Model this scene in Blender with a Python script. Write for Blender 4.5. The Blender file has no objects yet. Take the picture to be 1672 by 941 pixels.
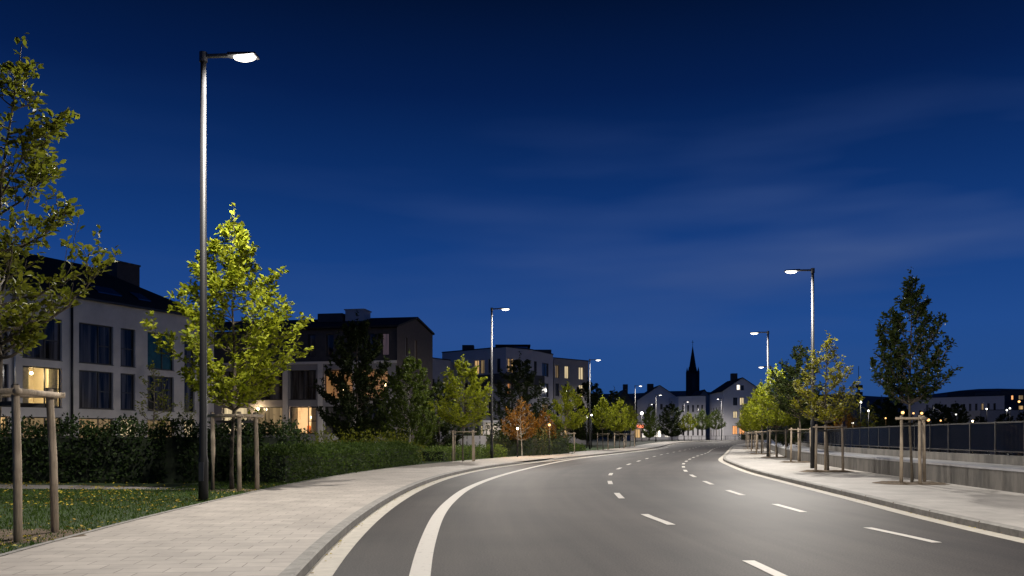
import bpy, math, random
import numpy as np
from mathutils import Vector

random.seed(7)
rng = np.random.default_rng(7)
scene = bpy.context.scene
COL = scene.collection
R = math.radians

# ------------------------------------------------------------------ camera
F, CX, HY, CAMH = 1400.0, 836.0, 713.0, 1.5          # focal in photo pixels, principal column, horizon row, eye height
cam_data = bpy.data.cameras.new("camera")
cam = bpy.data.objects.new("camera", cam_data)
COL.objects.link(cam)
cam.location = (0, 0, CAMH)
cam.rotation_euler = (R(90), 0, 0)
cam_data.sensor_width = 36.0
cam_data.lens = 36.0 * F / 1672.0
cam_data.shift_y = (HY - 470.5) / 1672.0
cam_data.clip_start = 0.1
cam_data.clip_end = 8000.0
scene.camera = cam

# ------------------------------------------------------------------ world
world = bpy.data.worlds.new("World")
scene.world = world
world.use_nodes = True
wn, wl = world.node_tree.nodes, world.node_tree.links
wn.clear()
w_out = wn.new("ShaderNodeOutputWorld")
w_bg = wn.new("ShaderNodeBackground")
w_tc = wn.new("ShaderNodeTexCoord")
w_sep = wn.new("ShaderNodeSeparateXYZ")
w_ramp = wn.new("ShaderNodeValToRGB")
wl.new(w_tc.outputs["Generated"], w_sep.inputs[0])
wl.new(w_sep.outputs["Z"], w_ramp.inputs[0])
cr = w_ramp.color_ramp


def lin(c):
    return tuple(((v / 255) / 12.92 if v / 255 <= 0.04045 else ((v / 255 + 0.055) / 1.055) ** 2.4) for v in c)


stops = [(0.0, (34, 64, 112)), (0.05, (37, 76, 136)), (0.12, (33, 74, 140)), (0.20, (22, 62, 127)), (0.28, (13, 48, 106)),
         (0.37, (5, 30, 77)), (0.455, (2, 18, 50)), (1.0, (1, 8, 26))]
while len(cr.elements) > 1:
    cr.elements.remove(cr.elements[-1])
cr.elements[0].position = stops[0][0]
cr.elements[0].color = lin(stops[0][1]) + (1,)
for p, c in stops[1:]:
    e = cr.elements.new(p)
    e.color = lin(c) + (1,)
w_map = wn.new("ShaderNodeMapping")
w_map.inputs["Scale"].default_value = (1.5, 1.5, 10.0)
w_map.inputs["Rotation"].default_value = (0, R(9), 0)
w_noise = wn.new("ShaderNodeTexNoise")
w_noise.inputs["Scale"].default_value = 1.5
w_noise.inputs["Detail"].default_value = 3
w_noise.inputs["Roughness"].default_value = 0.45
wl.new(w_tc.outputs["Generated"], w_map.inputs[0])
wl.new(w_map.outputs[0], w_noise.inputs[0])
w_mr = wn.new("ShaderNodeMapRange")
w_mr.inputs["From Min"].default_value = 0.44
w_mr.inputs["From Max"].default_value = 0.72
wl.new(w_noise.outputs["Fac"], w_mr.inputs["Value"])
w_band = wn.new("ShaderNodeValToRGB")                 # clouds only in a belt above the horizon
wl.new(w_sep.outputs["Z"], w_band.inputs[0])
b = w_band.color_ramp
b.elements[0].position, b.elements[0].color = 0.06, (0.15, 0.15, 0.15, 1)
b.elements[1].position, b.elements[1].color = 0.38, (0.0, 0.0, 0.0, 1)
e = b.elements.new(0.2)
e.color = (1, 1, 1, 1)
w_az = wn.new("ShaderNodeMapRange")                   # more cloud towards the right (+X)
w_az.inputs["From Min"].default_value = -0.35
w_az.inputs["From Max"].default_value = 0.35
w_az.inputs["To Min"].default_value = 0.15
wl.new(w_sep.outputs["X"], w_az.inputs["Value"])
w_m1 = wn.new("ShaderNodeMath"); w_m1.operation = "MULTIPLY"
w_m2 = wn.new("ShaderNodeMath"); w_m2.operation = "MULTIPLY"
wl.new(w_mr.outputs[0], w_m1.inputs[0]); wl.new(w_band.outputs[0], w_m1.inputs[1])
wl.new(w_m1.outputs[0], w_m2.inputs[0]); wl.new(w_az.outputs[0], w_m2.inputs[1])
w_mix = wn.new("ShaderNodeMixRGB")
w_mix.inputs["Color2"].default_value = lin((60, 84, 136)) + (1,)
wl.new(w_m2.outputs[0], w_mix.inputs["Fac"])
wl.new(w_ramp.outputs[0], w_mix.inputs["Color1"])
wl.new(w_mix.outputs[0], w_bg.inputs["Color"])
w_bg.inputs["Strength"].default_value = 1.0
wl.new(w_bg.outputs[0], w_out.inputs["Surface"])

# ------------------------------------------------------------------ last dusk light, exposure
sun_d = bpy.data.lights.new("dusk_sun", "SUN")
sun_d.energy = 0.012
sun_d.angle = R(60)
sun_d.color = (0.6, 0.75, 1.0)
sun = bpy.data.objects.new("dusk_sun", sun_d)
sun.rotation_euler = (R(35), R(-20), 0)
COL.objects.link(sun)
scene.view_settings.view_transform = "Standard"
scene.view_settings.look = "None"
scene.view_settings.exposure = 0.0
scene.view_settings.gamma = 1.0
scene.cycles.use_denoising = True
scene.cycles.max_bounces = 6
scene.cycles.diffuse_bounces = 3
scene.cycles.glossy_bounces = 3
scene.cycles.transparent_max_bounces = 8
scene.cycles.sample_clamp_indirect = 4.0
scene.cycles.sample_clamp_direct = 12.0
LAMP_POWER = 8800.0

# ------------------------------------------------------------------ materials
def new_mat(name):
    m = bpy.data.materials.new(name)
    m.use_nodes = True
    nt = m.node_tree
    return m, nt, nt.nodes["Principled BSDF"]


def pbr(name, col, rough=0.7, metal=0.0, var=0.0, scale=4.0, bump=0.0, bscale=40.0, spec=0.5, coord="Object", col2=None, detail=6):
    m, nt, p = new_mat(name)
    p.inputs["Base Color"].default_value = tuple(col) + (1,)
    p.inputs["Roughness"].default_value = rough
    p.inputs["Metallic"].default_value = metal
    p.inputs["Specular IOR Level"].default_value = spec
    if var or bump:
        tc = nt.nodes.new("ShaderNodeTexCoord")
    if var:
        n = nt.nodes.new("ShaderNodeTexNoise")
        n.inputs["Scale"].default_value = scale
        n.inputs["Detail"].default_value = detail
        n.inputs["Roughness"].default_value = 0.65
        nt.links.new(tc.outputs[coord], n.inputs["Vector"])
        r = nt.nodes.new("ShaderNodeValToRGB")
        r.color_ramp.elements[0].position = 0.3
        r.color_ramp.elements[1].position = 0.7
        lo = tuple(max(0, c * (1 - var)) for c in col) if col2 is None else tuple(col2)
        hi = tuple(min(1, c * (1 + var)) for c in col) if col2 is None else tuple(col)
        r.color_ramp.elements[0].color = lo + (1,)
        r.color_ramp.elements[1].color = hi + (1,)
        nt.links.new(n.outputs["Fac"], r.inputs[0])
        nt.links.new(r.outputs[0], p.inputs["Base Color"])
    if bump:
        n2 = nt.nodes.new("ShaderNodeTexNoise")
        n2.inputs["Scale"].default_value = bscale
        n2.inputs["Detail"].default_value = 4
        nt.links.new(tc.outputs[coord], n2.inputs["Vector"])
        bp = nt.nodes.new("ShaderNodeBump")
        bp.inputs["Strength"].default_value = bump
        bp.inputs["Distance"].default_value = 0.02
        nt.links.new(n2.outputs["Fac"], bp.inputs["Height"])
        nt.links.new(bp.outputs[0], p.inputs["Normal"])
    return m


def emit(name, col, strength):
    m, nt, p = new_mat(name)
    p.inputs["Base Color"].default_value = (0.02, 0.02, 0.02, 1)
    p.inputs["Emission Color"].default_value = tuple(col) + (1,)
    p.inputs["Emission Strength"].default_value = strength
    return m


def curtain_emit(name, col, strength, scale=9.0):
    """A lit window: curtains in folds with the room light shining through."""
    m, nt, p = new_mat(name)
    tc = nt.nodes.new("ShaderNodeTexCoord")
    mp = nt.nodes.new("ShaderNodeMapping")
    mp.inputs["Scale"].default_value = (1, 1, 0.05)
    n = nt.nodes.new("ShaderNodeTexNoise")
    n.inputs["Scale"].default_value = scale
    n.inputs["Detail"].default_value = 3
    nt.links.new(tc.outputs["Object"], mp.inputs[0])
    nt.links.new(mp.outputs[0], n.inputs["Vector"])
    r = nt.nodes.new("ShaderNodeMapRange")
    r.inputs["From Min"].default_value = 0.3
    r.inputs["From Max"].default_value = 0.7
    r.inputs["To Min"].default_value = 0.35 * strength
    r.inputs["To Max"].default_value = strength
    nt.links.new(n.outputs["Fac"], r.inputs["Value"])
    nt.links.new(r.outputs[0], p.inputs["Emission Strength"])
    p.inputs["Emission Color"].default_value = tuple(col) + (1,)
    p.inputs["Base Color"].default_value = (0.03, 0.03, 0.03, 1)
    p.inputs["Roughness"].default_value = 0.1
    return m


def leaf_mat(name, c1, c2, trans=0.35):
    m = bpy.data.materials.new(name)
    m.use_nodes = True
    nt = m.node_tree
    nt.nodes.clear()
    out = nt.nodes.new("ShaderNodeOutputMaterial")
    geo = nt.nodes.new("ShaderNodeNewGeometry")
    r = nt.nodes.new("ShaderNodeValToRGB")
    r.color_ramp.elements[0].color = tuple(c1) + (1,)
    r.color_ramp.elements[1].color = tuple(c2) + (1,)
    nt.links.new(geo.outputs["Random Per Island"], r.inputs[0])
    pr = nt.nodes.new("ShaderNodeBsdfPrincipled")
    pr.inputs["Roughness"].default_value = 0.6
    pr.inputs["Specular IOR Level"].default_value = 0.2
    tr = nt.nodes.new("ShaderNodeBsdfTranslucent")
    mx = nt.nodes.new("ShaderNodeMixShader")
    mx.inputs[0].default_value = trans
    nt.links.new(r.outputs[0], pr.inputs["Base Color"])
    nt.links.new(r.outputs[0], tr.inputs["Color"])
    nt.links.new(pr.outputs[0], mx.inputs[1])
    nt.links.new(tr.outputs[0], mx.inputs[2])
    nt.links.new(mx.outputs[0], out.inputs["Surface"])
    return m


def paver_mat(name, c1, c2, mortar, bw, rh, msize=0.006, rough=0.75):
    m, nt, p = new_mat(name)
    uv = nt.nodes.new("ShaderNodeUVMap")
    br = nt.nodes.new("ShaderNodeTexBrick")
    br.inputs["Scale"].default_value = 1.0
    br.inputs["Brick Width"].default_value = bw
    br.inputs["Row Height"].default_value = rh
    br.inputs["Mortar Size"].default_value = msize
    br.inputs["Mortar Smooth"].default_value = 0.3
    br.inputs["Color1"].default_value = tuple(c1) + (1,)
    br.inputs["Color2"].default_value = tuple(c2) + (1,)
    br.inputs["Mortar"].default_value = tuple(mortar) + (1,)
    nt.links.new(uv.outputs[0], br.inputs["Vector"])
    n = nt.nodes.new("ShaderNodeTexNoise")
    n.inputs["Scale"].default_value = 0.9
    n.inputs["Detail"].default_value = 7
    n.inputs["Roughness"].default_value = 0.7
    nt.links.new(uv.outputs[0], n.inputs["Vector"])
    mr = nt.nodes.new("ShaderNodeMapRange")
    mr.inputs["From Min"].default_value = 0.3
    mr.inputs["From Max"].default_value = 0.7
    mr.inputs["To Min"].default_value = 0.70
    mr.inputs["To Max"].default_value = 1.08
    nt.links.new(n.outputs["Fac"], mr.inputs["Value"])
    mx = nt.nodes.new("ShaderNodeMixRGB")
    mx.blend_type = "MULTIPLY"
    mx.inputs["Fac"].default_value = 1.0
    nt.links.new(br.outputs["Color"], mx.inputs["Color1"])
    nt.links.new(mr.outputs[0], mx.inputs["Color2"])
    nt.links.new(mx.outputs[0], p.inputs["Base Color"])
    p.inputs["Roughness"].default_value = rough
    bp = nt.nodes.new("ShaderNodeBump")
    bp.inputs["Strength"].default_value = 0.4
    bp.inputs["Distance"].default_value = 0.01
    bp.invert = True
    nt.links.new(br.outputs["Fac"], bp.inputs["Height"])
    nt.links.new(bp.outputs[0], p.inputs["Normal"])
    return m


def asphalt_mat():
    m, nt, p = new_mat("asphalt")
    tc = nt.nodes.new("ShaderNodeTexCoord")
    fine = nt.nodes.new("ShaderNodeTexNoise")
    fine.inputs["Scale"].default_value = 45
    fine.inputs["Detail"].default_value = 6
    big = nt.nodes.new("ShaderNodeTexNoise")
    big.inputs["Scale"].default_value = 0.35
    big.inputs["Detail"].default_value = 5
    nt.links.new(tc.outputs["Object"], fine.inputs["Vector"])
    nt.links.new(tc.outputs["Object"], big.inputs["Vector"])
    r = nt.nodes.new("ShaderNodeValToRGB")
    r.color_ramp.elements[0].position = 0.43
    r.color_ramp.elements[0].color = (0.024, 0.0215, 0.021, 1)
    r.color_ramp.elements[1].position = 0.59
    r.color_ramp.elements[1].color = (0.071, 0.061, 0.055, 1)
    uv = nt.nodes.new("ShaderNodeUVMap")
    mp = nt.nodes.new("ShaderNodeMapping"); mp.inputs["Scale"].default_value = (1.3, 0.05, 1)
    tr = nt.nodes.new("ShaderNodeTexNoise"); tr.inputs["Scale"].default_value = 1.0; tr.inputs["Detail"].default_value = 6; tr.inputs["Roughness"].default_value = 0.6
    nt.links.new(uv.outputs[0], mp.inputs[0]); nt.links.new(mp.outputs[0], tr.inputs["Vector"])
    ad = nt.nodes.new("ShaderNodeMixRGB"); ad.inputs["Fac"].default_value = 0.6
    nt.links.new(big.outputs["Fac"], ad.inputs["Color1"]); nt.links.new(tr.outputs["Fac"], ad.inputs["Color2"])
    big = ad; big_out = ad.outputs[0]
    mx = nt.nodes.new("ShaderNodeMixRGB")
    mx.inputs["Fac"].default_value = 0.5
    nt.links.new(fine.outputs["Fac"], mx.inputs["Color1"])
    nt.links.new(big_out, mx.inputs["Color2"])
    nt.links.new(mx.outputs[0], r.inputs[0])
    nt.links.new(r.outputs[0], p.inputs["Base Color"])
    p.inputs["Roughness"].default_value = 0.7
    p.inputs["Specular IOR Level"].default_value = 0.3
    bp = nt.nodes.new("ShaderNodeBump")
    bp.inputs["Strength"].default_value = 0.35
    bp.inputs["Distance"].default_value = 0.008
    nt.links.new(fine.outputs["Fac"], bp.inputs["Height"])
    nt.links.new(bp.outputs[0], p.inputs["Normal"])
    return m


def concrete_mat(name, c, dark):
    """Cast concrete with vertical rain streaks and blotches."""
    m, nt, p = new_mat(name)
    tc = nt.nodes.new("ShaderNodeTexCoord")
    mp = nt.nodes.new("ShaderNodeMapping")
    mp.inputs["Scale"].default_value = (1.4, 1.4, 0.35)
    n = nt.nodes.new("ShaderNodeTexNoise")
    n.inputs["Scale"].default_value = 1.3
    n.inputs["Detail"].default_value = 8
    n.inputs["Roughness"].default_value = 0.7
    nt.links.new(tc.outputs["Object"], mp.inputs[0])
    nt.links.new(mp.outputs[0], n.inputs["Vector"])
    r = nt.nodes.new("ShaderNodeValToRGB")
    r.color_ramp.elements[0].position = 0.36
    r.color_ramp.elements[0].color = tuple(dark) + (1,)
    r.color_ramp.elements[1].position = 0.6
    r.color_ramp.elements[1].color = tuple(c) + (1,)
    nt.links.new(n.outputs["Fac"], r.inputs[0])
    nt.links.new(r.outputs[0], p.inputs["Base Color"])
    p.inputs["Roughness"].default_value = 0.8
    return m


M = {}
M["asphalt"] = asphalt_mat()
M["paving"] = paver_mat("paving", (0.54, 0.49, 0.435), (0.465, 0.42, 0.375), (0.22, 0.19, 0.165), 0.48, 0.30)
M["paving_far"] = paver_mat("paving_right", (0.50, 0.47, 0.43), (0.46, 0.43, 0.395), (0.33, 0.31, 0.28), 0.5, 0.5)
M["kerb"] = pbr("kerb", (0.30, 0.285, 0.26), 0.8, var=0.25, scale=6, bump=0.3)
M["kerb_face_shaded"] = pbr("kerb_face_shaded", (0.13, 0.122, 0.112), 0.85, var=0.35, scale=5, bump=0.3)  # road-side face darkened: its shade is put into the colour
M["gutter"] = pbr("gutter", (0.55, 0.51, 0.44), 0.75, var=0.14, scale=5, bump=0.2)
M["paint"] = pbr("road_paint", (0.72, 0.68, 0.60), 0.6, var=0.12, scale=7)
def worn_paint():
    m, nt, p = new_mat("road_paint_worn")
    tc = nt.nodes.new("ShaderNodeTexCoord")
    mix = nt.nodes.new("ShaderNodeMixRGB")
    a = nt.nodes.new("ShaderNodeTexNoise"); a.inputs["Scale"].default_value = 9; a.inputs["Detail"].default_value = 8; a.inputs["Roughness"].default_value = 0.75
    nt.links.new(tc.outputs["Object"], a.inputs["Vector"])
    r = nt.nodes.new("ShaderNodeMapRange")
    r.inputs["From Min"].default_value = 0.56; r.inputs["From Max"].default_value = 0.74; r.inputs["To Max"].default_value = 0.7
    nt.links.new(a.outputs["Fac"], r.inputs["Value"])
    nt.links.new(r.outputs[0], mix.inputs["Fac"])
    mix.inputs["Color1"].default_value = (0.62, 0.585, 0.53, 1)
    mix.inputs["Color2"].default_value = (0.12, 0.11, 0.105, 1)
    nt.links.new(mix.outputs[0], p.inputs["Base Color"])
    p.inputs["Roughness"].default_value = 0.65
    return m


M["paint"] = worn_paint()
M["lawn"] = pbr("lawn", (0.030, 0.055, 0.012), 0.9, var=0.5, scale=3, bump=0.6, bscale=30)
M["soil"] = pbr("soil", (0.13, 0.095, 0.06), 0.95, var=0.5, scale=12, bump=1.0, bscale=30)
M["ground"] = pbr("ground", (0.03, 0.035, 0.025), 0.95, var=0.4, scale=0.3)
M["path"] = pbr("path", (0.28, 0.26, 0.24), 0.85, var=0.2, scale=5)
M["water"] = pbr("water", (0.004, 0.008, 0.016), 0.06, bump=0.25, bscale=1.2)  # for the added sheet that mirrors the sky
M["concrete"] = concrete_mat("wall_concrete", (0.125, 0.113, 0.098), (0.045, 0.041, 0.036))
M["coping"] = pbr("coping", (0.30, 0.30, 0.31), 0.4, var=0.15, scale=2)
M["pole"] = pbr("lamp_pole_paint", (0.014, 0.014, 0.015), 0.55, spec=0.22)
M["pole_dark"] = pbr("lamp_head_paint", (0.05, 0.05, 0.055), 0.4, metal=0.4)
M["lens"] = emit("lamp_lens_lit", (1.0, 0.94, 0.83), 5.0)
def grain_mat(name, c1, c2):
    """weathered round wood: long vertical grain, cracks and grey patches"""
    m, nt, p = new_mat(name)
    tc = nt.nodes.new("ShaderNodeTexCoord")
    mp = nt.nodes.new("ShaderNodeMapping"); mp.inputs["Scale"].default_value = (30, 30, 2.2)
    n = nt.nodes.new("ShaderNodeTexNoise"); n.inputs["Scale"].default_value = 1.0; n.inputs["Detail"].default_value = 6; n.inputs["Roughness"].default_value = 0.7
    nt.links.new(tc.outputs["Object"], mp.inputs[0]); nt.links.new(mp.outputs[0], n.inputs["Vector"])
    n2 = nt.nodes.new("ShaderNodeTexNoise"); n2.inputs["Scale"].default_value = 3.0; n2.inputs["Detail"].default_value = 4
    nt.links.new(tc.outputs["Object"], n2.inputs["Vector"])
    mx = nt.nodes.new("ShaderNodeMixRGB"); mx.inputs["Fac"].default_value = 0.45
    nt.links.new(n.outputs["Fac"], mx.inputs["Color1"]); nt.links.new(n2.outputs["Fac"], mx.inputs["Color2"])
    r = nt.nodes.new("ShaderNodeValToRGB")
    r.color_ramp.elements[0].position = 0.34; r.color_ramp.elements[0].color = tuple(c1) + (1,)
    r.color_ramp.elements[1].position = 0.62; r.color_ramp.elements[1].color = tuple(c2) + (1,)
    nt.links.new(mx.outputs[0], r.inputs[0]); nt.links.new(r.outputs[0], p.inputs["Base Color"])
    bp = nt.nodes.new("ShaderNodeBump"); bp.inputs["Strength"].default_value = 0.6; bp.inputs["Distance"].default_value = 0.015
    nt.links.new(n.outputs["Fac"], bp.inputs["Height"]); nt.links.new(bp.outputs[0], p.inputs["Normal"])
    p.inputs["Roughness"].default_value = 0.85
    return m


M["stake"] = grain_mat("stake_wood", (0.15, 0.118, 0.085), (0.42, 0.34, 0.245))
M["bark"] = pbr("bark", (0.075, 0.06, 0.042), 0.9, var=0.45, scale=16, bump=0.8, bscale=50)
M["bark_pale"] = pbr("bark_pale", (0.33, 0.31, 0.27), 0.85, var=0.4, scale=14)
M["tie"] = pbr("tree_tie", (0.02, 0.02, 0.02), 0.8)
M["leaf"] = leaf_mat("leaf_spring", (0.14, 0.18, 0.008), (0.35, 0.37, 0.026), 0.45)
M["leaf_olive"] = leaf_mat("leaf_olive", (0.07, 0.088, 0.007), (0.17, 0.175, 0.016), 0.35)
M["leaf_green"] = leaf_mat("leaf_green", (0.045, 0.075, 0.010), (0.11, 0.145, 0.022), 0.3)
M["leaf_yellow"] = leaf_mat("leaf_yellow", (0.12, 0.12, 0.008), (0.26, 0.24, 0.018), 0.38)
M["leaf_unlit"] = leaf_mat("leaf_unlit", (0.012, 0.022, 0.004), (0.036, 0.05, 0.009), 0.25)  # lack of lamplight on these crowns put into the leaf colour
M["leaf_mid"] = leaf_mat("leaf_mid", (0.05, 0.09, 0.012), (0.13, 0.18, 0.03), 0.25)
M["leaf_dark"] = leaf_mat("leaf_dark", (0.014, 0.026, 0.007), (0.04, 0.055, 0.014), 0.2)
M["leaf_orange"] = leaf_mat("leaf_orange", (0.13, 0.055, 0.006), (0.27, 0.13, 0.012), 0.3)
M["leaf_hedge"] = leaf_mat("leaf_hedge", (0.008, 0.020, 0.004), (0.026, 0.046, 0.008), 0.2)
M["leaf_low"] = leaf_mat("leaf_low", (0.022, 0.048, 0.007), (0.066, 0.10, 0.015), 0.25)
M["leaf_fallen"] = leaf_mat("leaf_fallen", (0.30, 0.19, 0.02), (0.5, 0.42, 0.05), 0.1)
M["blade"] = leaf_mat("grass_blade", (0.035, 0.08, 0.010), (0.10, 0.16, 0.02), 0.3)
M["core"] = pbr("hedge_core", (0.010, 0.016, 0.006), 1.0, var=0.4, scale=5)
M["rail_black"] = pbr("railing_paint", (0.007, 0.007, 0.009), 0.5, spec=0.25)
M["rail_bar_sky"] = pbr("railing_bar_sky", (0.004, 0.008, 0.020), 0.3, spec=0.25)  # blue of the reflected sky put into the bar colour
M["plaster"] = pbr("plaster", (0.68, 0.625, 0.57), 0.85, var=0.16, scale=0.5, bump=0.1, bscale=60)
M["plaster_grey"] = pbr("plaster_grey", (0.31, 0.29, 0.285), 0.85, var=0.08, scale=1.0)
M["plaster_white"] = pbr("plaster_white", (0.50, 0.47, 0.485), 0.85, var=0.06, scale=0.8)
M["plaster_far"] = pbr("plaster_far", (0.72, 0.69, 0.70), 0.85, var=0.06, scale=0.5)
M["clad_dark"] = pbr("dark_cladding", (0.06, 0.055, 0.055), 0.75, var=0.2, scale=2)
M["brick"] = pbr("brown_brick", (0.085, 0.065, 0.06), 0.9, var=0.25, scale=3)
M["roof"] = pbr("roof_slate", (0.022, 0.022, 0.026), 0.85, var=0.3, scale=3, spec=0.25)
M["roof_soft"] = pbr("roof_tile", (0.05, 0.045, 0.045), 0.8, var=0.3, scale=2)
M["stone_dark"] = pbr("church_stone", (0.05, 0.04, 0.045), 0.9, var=0.3, scale=0.3)
M["frame"] = pbr("window_frame", (0.022, 0.022, 0.024), 0.5)
M["frame_white"] = pbr("window_frame_white", (0.6, 0.6, 0.58), 0.5)
M["pipe"] = pbr("downpipe_zinc", (0.03, 0.03, 0.032), 0.4, metal=0.5)
M["pipe_pale"] = pbr("downpipe_pale", (0.45, 0.42, 0.34), 0.3, metal=0.8)
def dark_pane():
    """unlit room behind glass: hanging curtains and blinds barely seen, sky mirrored in the pane"""
    m, nt, p = new_mat("glass_dark")
    tc = nt.nodes.new("ShaderNodeTexCoord")
    mp = nt.nodes.new("ShaderNodeMapping"); mp.inputs["Scale"].default_value = (1, 1, 0.06)
    n = nt.nodes.new("ShaderNodeTexNoise"); n.inputs["Scale"].default_value = 2.6; n.inputs["Detail"].default_value = 5
    nt.links.new(tc.outputs["Object"], mp.inputs[0]); nt.links.new(mp.outputs[0], n.inputs["Vector"])
    r = nt.nodes.new("ShaderNodeValToRGB")
    r.color_ramp.elements[0].position = 0.42; r.color_ramp.elements[0].color = (0.006, 0.006, 0.007, 1)
    r.color_ramp.elements[1].position = 0.66; r.color_ramp.elements[1].color = (0.15, 0.14, 0.14, 1)
    nt.links.new(n.outputs["Fac"], r.inputs[0]); nt.links.new(r.outputs[0], p.inputs["Base Color"])
    p.inputs["Roughness"].default_value = 0.06
    p.inputs["Specular IOR Level"].default_value = 0.35
    return m


M["glass_dark"] = dark_pane()
M["glass_teal"] = pbr("glass_teal", (0.02, 0.09, 0.075), 0.15, var=0.5, scale=1.4)
M["glass_roof"] = pbr("glass_roof", (0.05, 0.07, 0.1), 0.05, metal=0.9)
M["warm"] = curtain_emit("lit_window_warm", (1.0, 0.62, 0.26), 0.9, 5)
M["cream"] = curtain_emit("lit_window_cream", (1.0, 0.78, 0.45), 1.0, 5)
M["orange"] = curtain_emit("lit_window_orange", (1.0, 0.42, 0.15), 1.6, 3)
M["dim"] = curtain_emit("lit_window_dim", (0.75, 0.5, 0.55), 0.12, 4)
M["dimwarm"] = curtain_emit("lit_window_dim_warm", (1.0, 0.68, 0.33), 0.28, 4)
M["shop"] = curtain_emit("shop_window_lit", (1.0, 0.9, 0.78), 1.9, 1.2)
M["sign_red"] = emit("sign_red_lit", (1.0, 0.22, 0.10), 1.6)
M["room"] = pbr("room_paint", (0.62, 0.55, 0.43), 0.9, var=0.1, scale=1)
M["curtain"] = pbr("curtain", (0.6, 0.55, 0.42), 0.9, var=0.3, scale=6)
M["bulb"] = emit("bulb_warm", (1.0, 0.75, 0.42), 40.0)
M["bulb_white"] = emit("bulb_white", (1.0, 0.95, 0.85), 3.5)
M["bulb_orange"] = emit("bulb_orange", (1.0, 0.5, 0.16), 3.0)
M["hill_hazed"] = pbr("hill_hazed", (0.11, 0.15, 0.18), 1.0, var=0.3, scale=0.01)  # distance haze put into the hills' base colour
M["sofa"] = pbr("sofa_orange", (0.5, 0.16, 0.05), 0.9)


def glass_clear():
    m = bpy.data.materials.new("glass_clear")
    m.use_nodes = True
    nt = m.node_tree
    nt.nodes.clear()
    out = nt.nodes.new("ShaderNodeOutputMaterial")
    a = nt.nodes.new("ShaderNodeBsdfTransparent")
    g = nt.nodes.new("ShaderNodeBsdfGlossy")
    g.inputs["Roughness"].default_value = 0.03
    fr = nt.nodes.new("ShaderNodeFresnel")
    mx = nt.nodes.new("ShaderNodeMixShader")
    nt.links.new(fr.outputs[0], mx.inputs[0])
    nt.links.new(a.outputs[0], mx.inputs[1])
    nt.links.new(g.outputs[0], mx.inputs[2])
    nt.links.new(mx.outputs[0], out.inputs["Surface"])
    return m


M["glass"] = glass_clear()

# ------------------------------------------------------------------ helpers
def smooth(a, b_, x):
    t = min(1.0, max(0.0, (x - a) / (b_ - a)))
    return t * t * (3 - 2 * t)


def gz(y):                                            # the street climbs a little in the distance
    return 0.6 * smooth(80, 220, y)


def at(px, y):                                        # X of a photo column at distance y
    return (px - CX) * y / F


def zat(py, y):
    return CAMH - (py - HY) * y / F


def tag(o, label=None, cat=None, group=None, kind=None):
    if label: o["label"] = label
    if cat: o["category"] = cat
    if group: o["group"] = group
    if kind: o["kind"] = kind
    return o


def empty(name, loc, rz=0.0):
    o = bpy.data.objects.new(name, None)
    o.location = loc
    o.rotation_euler = (0, 0, rz)
    o.empty_display_size = 0.2
    COL.objects.link(o)
    return o


def kids(o):
    return [c for c in bpy.data.objects if c.parent == o]


def copy_tree(o, parent=None, mats=None):
    c = o.copy()
    COL.objects.link(c)
    c.parent = parent
    for ch in list(o.children):
        copy_tree(ch, c)
    return c


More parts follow.
